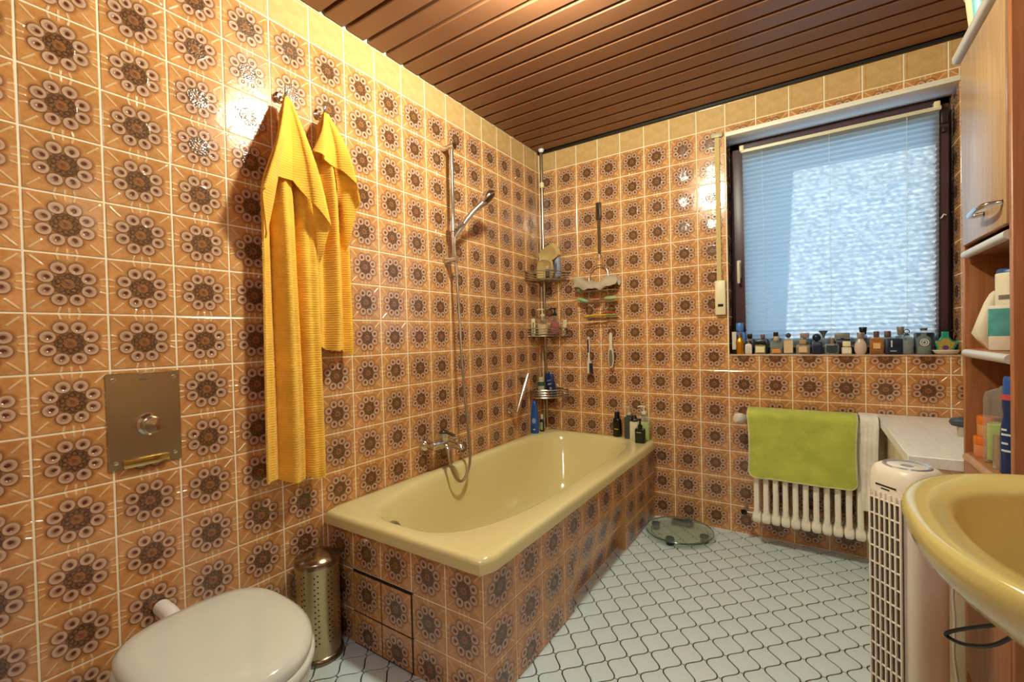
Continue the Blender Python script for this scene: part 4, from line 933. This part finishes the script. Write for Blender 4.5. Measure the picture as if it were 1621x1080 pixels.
# ---------------------------------------------------------------- radiator and what hangs on it
rd = thing('radiator', 'cream column radiator under the window', 'radiator', (1.335, -.102, .13))
s0 = MB()
def rtube(y, m):
    m.loft([[(x, y + yy, z) for x, yy in sup(a, b, 3, 14)] for a, b, z in ((.0125, .012, .03), (.0125, .012, .51))])
for y in (-.042, 0, .042): rtube(y, s0)
for z0, z1 in ((0, .055), (.49, .555)):
    s0.loft([[(x * 1.0, y, z) for x, y in sup(a, b, 7, 32)] for a, b, z in ((.013, .040, z0), (.0185, .052, z0 + .008), (.0205, .056, z0 + .02), (.0205, .056, z1 - .02), (.017, .052, z1 - .006), (.0125, .045, z1 + .006))])
sme = s0.mesh('radiator_section', RADW, 45)
for i in range(12):
    o = bpy.data.objects.new('radiator_section', sme); COL.objects.link(o); o.parent = rd; o.location = (i * .0427, 0, 0)
for z in (.028, .525): MB().tube([(-.018, 0, z), (.485, 0, z)], .015, 12).build('header', RADW, rd)
m = MB(); m.tube([(-.02, 0, .525), (-.052, 0, .525), (-.06, .03, .525), (-.06, .098, .525)], .009, 10); m.build('valve_pipe', P('pipe_grey', 'a79c8a', .35, .5), rd)
m = MB(); m.tube([(-.018, 0, .028), (-.05, 0, .028), (-.06, .03, .028), (-.062, .098, .03)], .009, 10); m.build('return_pipe', P('pipe_grey', 'a79c8a', .35, .5), rd)
MB().lathe([(.022, -.012), (.027, .004), (.029, .022), (.027, .04), (.019, .05), (.0005, .052)], 24, axis_mat((-.062, -.004, .525), (-.55, -.8, .12))).build('thermostat', P('thermostat_white', 'd8cfc0', .35), rd)
MB().lathe([(.014, 0), (.014, .02), (.009, .022), (.0005, .022)], 6, axis_mat((-.056, .0, .028), (-.75, -.6, .1))).build('lock_valve', DARKM, rd)
def drape(x0, x1, zt, zb, zback, yf, yb, rc, wav):
    """cloth hung over the radiator: u across, v from front hem over the top to the back hem"""
    Lf = zt - zb; Lb = zt - zback; A = PI * (yb - yf) / 2; tot = Lf + A + Lb
    def fn(u, v):
        s_ = v * tot; x = x0 + (x1 - x0) * u
        if s_ < Lf: y_, z_ = yf, zb + s_
        elif s_ < Lf + A:
            q = (s_ - Lf) / A * PI; c_ = (yf + yb) / 2; y_ = c_ - math.cos(q) * (yb - yf) / 2; z_ = zt + math.sin(q) * (yb - yf) / 2 * .35
        else: y_, z_ = yb, zt - (s_ - Lf - A)
        e = min(1, max(0, (zt - z_) / max(.01, Lf)))
        x += (.5 - u) * .014 * math.sin(PI * e) * wav
        cut = max(0, rc - min(u, 1 - u) * (x1 - x0)) if s_ < Lf * .4 else 0
        if cut: z_ = max(z_, zb + rc - math.sqrt(max(0, rc * rc - cut * cut)))
        if s_ < Lf: y_ -= wav * (.004 + .004 * math.sin(9 * u + 2 * e) * e + .002 * math.sin(23 * u + 5 * e))
        return (x, y_, z_)
    return fn, tot
gt = thing('bath_towel', 'lime green towel with pale piping draped over the radiator', 'towel', (0, 0, 0))
f1, tot = drape(1.302, 1.752, .692, .372, .42, -.168, -.040, .035, 1.0)
MB().sheet(f1, 60, 50, .008).build('fabric', cloth_mat('lime_terry', 'bcc455', fuzz=1.2), gt, 80)
edge = [f1(u, 0) for u in [i / 60 for i in range(61)]]; left = [f1(0, v) for v in [i / 60 for i in range(52)]]; right = [f1(1, v) for v in [i / 60 for i in range(52)]]
MB().tube([(x, y - .001, z) for x, y, z in list(reversed(left)) + edge + right], .0045, 7).build('piping', cloth_mat('pale_piping', 'cfcfa2', fuzz=.4), gt)
wt = thing('hand_towel', 'white towel hanging on the radiator end beside the pale cabinet', 'towel', (0, 0, 0))
f2, tot = drape(1.762, 1.828, .694, .287, .45, -.170, -.038, .004, .5)
MB().sheet(f2, 16, 40, .010).build('fabric', cloth_mat('white_terry', 'f0eadc', fuzz=1.2), wt, 80)

# ---------------------------------------------------------------- glass scale on the floor
sc_ = thing('bathroom_scale', 'round glass bathroom scale lying by the bathtub end', 'scale', (.958, -.196, 0), -.9)
MB().lathe([(.001, .026), (.174, .026), (.176, .0285), (.176, .0315), (.174, .034), (.001, .034)], 64).build('glass_plate', thin_glass('green_glass', 'd3dac8', .93), sc_)
MB().lathe([(.1755, .0262), (.1772, .028), (.1772, .032), (.1755, .0338)], 64, cap=False).build('glass_edge', P('edge_green', '3d5a52', .15), sc_)
for a in (.75, 2.35, 3.9, 5.5): MB().lathe([(.001, 0), (.019, 0), (.021, .004), (.021, .022), (.024, .0258), (.001, .0258)], 20, Matrix.Translation((.135 * math.cos(a), .135 * math.sin(a), 0))).build('foot', P('foot_black', '15181a', .35), sc_)
for a in (.75, 2.35, 3.9, 5.5): MB().lathe([(.001, .0342), (.021, .0342), (.0225, .0352), (.020, .0372), (.001, .0378)], 20, Matrix.Translation((.135 * math.cos(a), .135 * math.sin(a), 0))).build('foot_cap', P('cap_teal', '4d5f60', .35, .3), sc_)
MB().box(-.06, .06, .108, .150, .008, .0255, .004, 2, M=Matrix.Rotation(1.0, 4, 'Z')).build('display', P('display_black', '1b1c1a', .2), sc_)
MB().box(-.05, .05, .112, .146, .0342, .0348, M=Matrix.Rotation(1.0, 4, 'Z')).build('display_window', P('display_grey', '403f38', .25), sc_, 0)
MB().tube([(.148 * math.cos(t), .148 * math.sin(t), .0215) for t in [PI * 1.1 + PI * 1.35 * i / 30 for i in range(31)]], .002, 6).build('wire', P('wire_grey', '565a52', .5), sc_)

# ---------------------------------------------------------------- pale low cabinet at the right of the radiator
LW = wood('pale_maple', 'ebe8de', 'f6f4ec', 'Y', .35); LW2 = wood('pale_maple_side', 'dac7a2', 'e6d6b4', 'Z', .4)
lc = thing('low_cabinet', 'pale maple low cabinet with broad top beside the radiator', 'cabinet', (1.834, 0, 0))
MB().box(0, .462, -.845, -.002, .672, .707, .0015, 1).build('top', LW, lc)
MB().box(.004, .455, -.84, -.818, .0, .672).build('side_panel', LW2, lc, 0); MB().box(.004, .455, -.024, -.004, .0, .672).build('side_panel', LW2, lc, 0)
MB().box(.03, .046, -.42, -.026, .06, .665, .001, 1).build('door', LW2, lc); MB().box(.03, .046, -.81, -.43, .06, .665, .001, 1).build('door', LW2, lc)
MB().box(.05, .45, -.818, -.024, .04, .06).build('bottom_board', LW2, lc, 0); MB().box(.446, .455, -.818, -.024, .06, .672).build('back_board', LW2, lc, 0)
MB().box(.02, .05, -.432, -.418, .06, .672).build('divider', LW2, lc, 0)
for y in (-.40, -.45): MB().lathe([(.004, 0), (.004, .012), (.008, .018), (.006, .024), (.0005, .025)], 12, axis_mat((.03, y, .575), (-1, 0, 0))).build('knob', DARKM, lc)
hb = thing('hair_brush', 'dark grey brush with pale bristles lying on the low cabinet', 'brush', (2.055, -.43, .707))
MB().loft([[(x, y, .052 + zz) for y, zz in sup(b, c, 2.6, 18)] for x, b, c in ((-.045, .004, .004), (-.038, .02, .014), (-.01, .028, .02), (.03, .028, .02), (.06, .02, .014), (.075, .010, .008), (.15, .010, .008), (.155, .003, .003))]).build('back', P('slate_rubber', '3c4754', .5), hb, 60)
MB().loft([[(x, y, z) for x, y in sup(.036, .02, 4, 20, .014, 0)] for z in (.0, .036)]).build('bristles', P('bristle_pale', 'bfb39c', .9, bump=1, bscale=300), hb)

# ---------------------------------------------------------------- tower fan
fan = thing('tower_fan', 'cream tower fan heater with grille standing before the cabinet', 'fan', (1.800, -1.075, 0), -.85)
FP = P('fan_cream', 'efe4d2', .35)
FH = .728
MB().loft([[(x, y, z) for x, y in sup(.082, .076, 3.2, 48)] for z in (.0, .03)] ).build('foot', FP, fan, 45)
MB().loft([[(x, y, z) for x, y in sup(.076 - i, .070 - i, 3.2, 48)] for i, z in ((.0, .03), (0, FH - .05), (.003, FH - .022), (.010, FH - .006), (.018, FH))]).build('body', FP, fan, 45)
MB().lathe([(.058, FH - .001), (.055, FH + .004), (.050, FH + .003), (.046, FH - .004 + .003), (.0005, FH + .0005)], 40, sy=.92).build('top_dish', P('dish_silver', 'c4ccd2', .18, .6), fan)
MB().box(-.047, .047, -.0715, -.066, .07, .635, .001, 1).build('grille_back', P('grille_dark', '4a392e', .8), fan)
for i in range(7):
    x = -.045 + .09 * i / 6; MB().box(x - .0022, x + .0022, -.0765, -.0705, .05, .655, .0008, 1).build('grille_bar', FP, fan)
for i in range(13): z = .07 + .565 * i / 12; MB().box(-.047, .047, -.0755, -.0708, z - .0022, z + .0022, .0008, 1).build('grille_bar', FP, fan)
m = MB(); m.box(-.03, .03, -.0704, -.0698, .672, .677); m.box(-.013, .011, -.0704, -.0698, .664, .668); m.build('lettering', P('fan_print', '3b342e', .6), fan, 0)
cd = MB().tube(spline([(1.942, -.875, .50), (1.938, -.872, .36), (1.932, -.866, .30), (1.935, -.87, .22), (1.933, -.868, .12), (1.940, -.872, .03), (1.93, -.92, .006), (1.93, -.99, .006), (1.925, -1.10, .006)], 6), .004, 8).build('power_cord', P('cord_cream', 'd3c8b6', .45))
tag(cd, 'white power cord hanging down beside the tower fan', 'cord')

# ---------------------------------------------------------------- tall bathroom cabinet
WD = wood('alder', '9a5f38', 'b0744a', 'Z', .42); WD2 = wood('alder_door', 'a88460', 'b8946e', 'Z', .22); NOSE = P('grey_nosing', 'b9b2aa', .35)
tc_ = thing('tall_cabinet', 'tall alder wood bathroom cabinet with open shelves and upper door', 'cabinet', (1.96, -1.05, 0))
D = .336; y0_, y1_ = -.206, .19
MB().box(0, D, y1_ - .018, y1_, 0, 1.90, .002, 1).build('side_panel', WD, tc_); MB().box(0, D, y0_, y0_ + .018, 0, 1.90, .002, 1).build('side_panel', WD, tc_)
MB().box(D - .006, D, y0_ + .018, y1_ - .018, .02, 1.90).build('back_board', WD, tc_, 0)
MB().box(-.018, D, y0_ - .008, y1_ + .012, 1.90, 1.928, .010, 4).build('top_board', NOSE, tc_)
for z, nm in ((1.338, 'shelf'), (1.050, 'shelf'), (.742, 'shelf')):
    sh_ = MB().box(.004, D - .006, y0_ + .018, y1_ - .018, z - .016, z).build(nm, WD, tc_, 0)
    MB().tube([(.002, y0_ + .02, z - .0125), (.002, y1_ - .03, z - .0125)], .0115, 14).build('nosing', P('pale_nosing', 'c9c4ba', .3) if z > 1 else P('wood_nosing', 'b98a62', .35), sh_)
MB().box(.04, D - .006, y0_ + .018, y1_ - .018, .06, .076).build('bottom_board', WD, tc_, 0)
dr = MB().box(-.004, .014, y0_ + .021, y1_ - .021, 1.352, 1.893, .003, 2).build('door', WD2, tc_)
MB().tube(spline([(-.004, -.035, 1.405), (-.028, -.02, 1.405), (-.036, -.09, 1.404), (-.032, -.15, 1.404), (-.004, -.165, 1.404)], 6), .0062, 10).build('handle', CHROME, dr)
MB().box(-.002, .014, y0_ + .021, y1_ - .021, .085, .718, .003, 2).build('door', WD, tc_)
MB().box(.01, .03, y0_ + .018, y1_ - .018, 0, .08).build('plinth', WD, tc_, 0)
# things on its shelves
S2, S3 = 1.0505, .7425
def cabpos(x, y, z): return (x, y, z)
flacon('cosmetic_jar', 'tall ivory canister with dark blue lid on the upper open shelf', 'canister', (2.036, -1.00, S2), 'round', .080, .080, .205, P('ivory_canister', 'e2d6bd', .4), ('cyl', .038, .036, .012), P('blue_lid', '2c4a86', .35), sho=.003, nr=.036, nh=.001, label=(.05, .012, .14, P('grey_print', '6a6458', .6)), rz=-.6)
bag = thing('tissue_pack', 'crumpled ivory tissue bag on the upper open shelf', 'bag', (1.992, -.932, S2))
rg = []
for k, (a, b, z, dx) in enumerate(((.014, .012, 0, .014), (.020, .016, .025, .004), (.023, .017, .045, -.004), (.020, .016, .09, .006), (.016, .013, .13, .014), (.012, .01, .155, .02), (.006, .005, .163, .022))):
    rg.append([(dx + x * (1 + .08 * math.sin(5 * j + k)), y * (1 + .1 * math.sin(7 * j + 2 * k)), z) for j, (x, y) in enumerate(sup(a, b, 2.4, 22))])
MB().loft(rg).build('wrap', P('tissue_ivory', 'd9ccb4', .6, bump=.5, bscale=60), bag, 60)
tb = thing('wipes_pack', 'teal and white packet in front of the ivory canister', 'packet', (2.008, -1.055, S2), -.5)
MB().box(-.036, .036, -.016, .016, 0, .118, .004, 2).build('pack', P('pack_white', 'd8ccb8', .4), tb)
MB().box(-.0365, .0365, -.0168, .0165, .036, .112, .003, 1).build('teal_band', P('teal_print', '4f9a96', .35, var=.25, vscale=30), tb)
flacon('lotion_bottle', 'white pump-top bottle behind the teal packet', 'bottle', (2.08, -1.10, S2), 'round', .05, .05, .14, WHITE, ('cyl', .018, .014, .03), WHITE, sho=.02, nr=.014)
for z, c, lab in ((0, 'd98a5c', 'peach cosmetic jar with orange lid at the bottom of the pair'), (.0585, 'd9955c', 'orange-lidded cosmetic jar stacked on top of the other')):
    j = thing('cream_jar', lab, 'jar', (1.994 + z * .12, -.926, S3 + z))
    MB().lathe([(.001, 0), (.024, 0), (.026, .003), (.026, .034), (.024, .036), (.001, .036)], 24).build('body', P('jar_' + c, c, .35), j)
    MB().lathe([(.001, .0355), (.0268, .0355), (.027, .054), (.025, .058), (.001, .058)], 24).build('lid', P('jar_orange', 'd06a1c', .35), j)
lb = flacon('soap_refill_bottle', 'big clear bottle half full of pale green liquid on the lower open shelf', 'bottle', (2.02, -.995, S3), 'box', .086, .06, .205, thin_glass('clear_refill', 'dfe3dc', .88), None, sho=.03, nr=.015, nh=.004, liquid=(.50, P('lime_liquid', 'b4bf62', .3)), rz=-.5)
flacon('cream_tube', 'silver tube standing before the clear refill bottle', 'tube', (1.985, -1.062, S3), 'tube', .022, .020, .088, P('silver_tube', 'c9c4b4', .2, .8), rz=-.6)
sb_ = thing('shampoo_bottle', 'navy blue contoured spray bottle at the front of the lower shelf', 'bottle', (1.998, -1.118, S3))
MB().lathe([(.001, 0), (.023, 0), (.025, .004), (.025, .09), (.023, .12), (.019, .15), (.021, .17), (.021, .19), (.001, .19)], 24).build('body', P('navy_spray', '17305e', .25), sb_)
MB().lathe([(.0215, .188), (.0215, .202), (.001, .202)], 24).build('red_band', P('coral_band', 'c04a52', .4), sb_)
MB().lathe([(.0195, .202), (.0185, .24), (.016, .246), (.001, .246)], 24).build('cap', BLUE, sb_)
m = MB()
for zz, ww in ((.06, .9), (.078, .6), (.1, 1.0), (.112, .5)): m.lathe([(.0256, zz), (.0256, zz + .005)], 8, a0=PI + .3, a1=PI + .3 + ww)
m.build('lettering', P('white_print', 'cfd6dc', .5), sb_, 0)
cu = thing('plastic_beaker', 'ivory plastic jug with blue patch on top of the tall cabinet', 'jug', (1.998, -.952, 1.928))
MB().lathe([(.001, 0), (.034, 0), (.037, .004), (.046, .11), (.049, .112), (.049, .122), (.046, .122), (.035, .008), (.001, .006)], 28).build('body', P('ivory_jug', 'ddd2a8', .4), cu)
MB().lathe([(.0395, .02), (.0458, .10)], 10, a0=-2.6, a1=-1.7).build('blue_patch', P('aqua_print', '6fb0bc', .4), cu)

# ---------------------------------------------------------------- washbasin
sk = thing('washbasin', 'ochre yellow ceramic washbasin on the wall beside the tall cabinet', 'washbasin', (2.02, -1.86, 0))
SZ = .852
def so(i, z, n=88, k=1.0):
    out = []
    for j in range(n):
        t = 2 * PI * (j + .5) / n; c, q = math.cos(t), math.sin(t)
        a = .278 if c > 0 else .328; e = 7 if c > 0 else 2.45
        r_ = 1 / (abs(c) ** e + abs(q) ** e) ** (1 / e)
        ins = 0 if c > 0 and i < .02 else i
        out.append(((a - ins) * c * r_ * k, (.316 - i) * q * r_ * k, z))
    return out
R = [so(.16, .66), so(.12, .70), so(.07, .745), so(.035, .775), so(.022, .79), so(.012, .80), so(.004, .815), so(.0, .83), so(.001, SZ - .008), so(.005, SZ - .002), so(.011, SZ - .001), so(.052, SZ - .012), so(.059, SZ - .017), so(.063, SZ - .026), so(.070, SZ - .055), so(.085, SZ - .09), so(.12, SZ - .128), so(.18, SZ - .15), so(.24, SZ - .158)]
MB().loft(R).build('bowl', SINKY, sk, 60)
MB().lathe([(.001, .004), (.02, .003), (.024, 0)], 20, Matrix.Translation((.0, 0, SZ - .1575))).build('drain', CHROME, sk)
stp = thing('hair_dryer_cord', 'black looped cord hanging below the washbasin rim', 'cord', (1.93, -1.62, 0))
lp = spline([(.0, 0, .735), (-.012, .004, .66), (-.04, .012, .612), (-.07, .05, .575), (-.105, .095, .530), (-.128, .122, .498), (-.126, .124, .488), (-.105, .10, .495), (-.075, .06, .53), (-.05, .02, .59)], 6)
MB().tube(lp, .0036, 8).build('loop', P('cord_black', '0a0a0b', .4), stp); MB().box(-.06, -.02, -.005, .03, .588, .618, .006, 2).build('clasp', BLACK, stp)
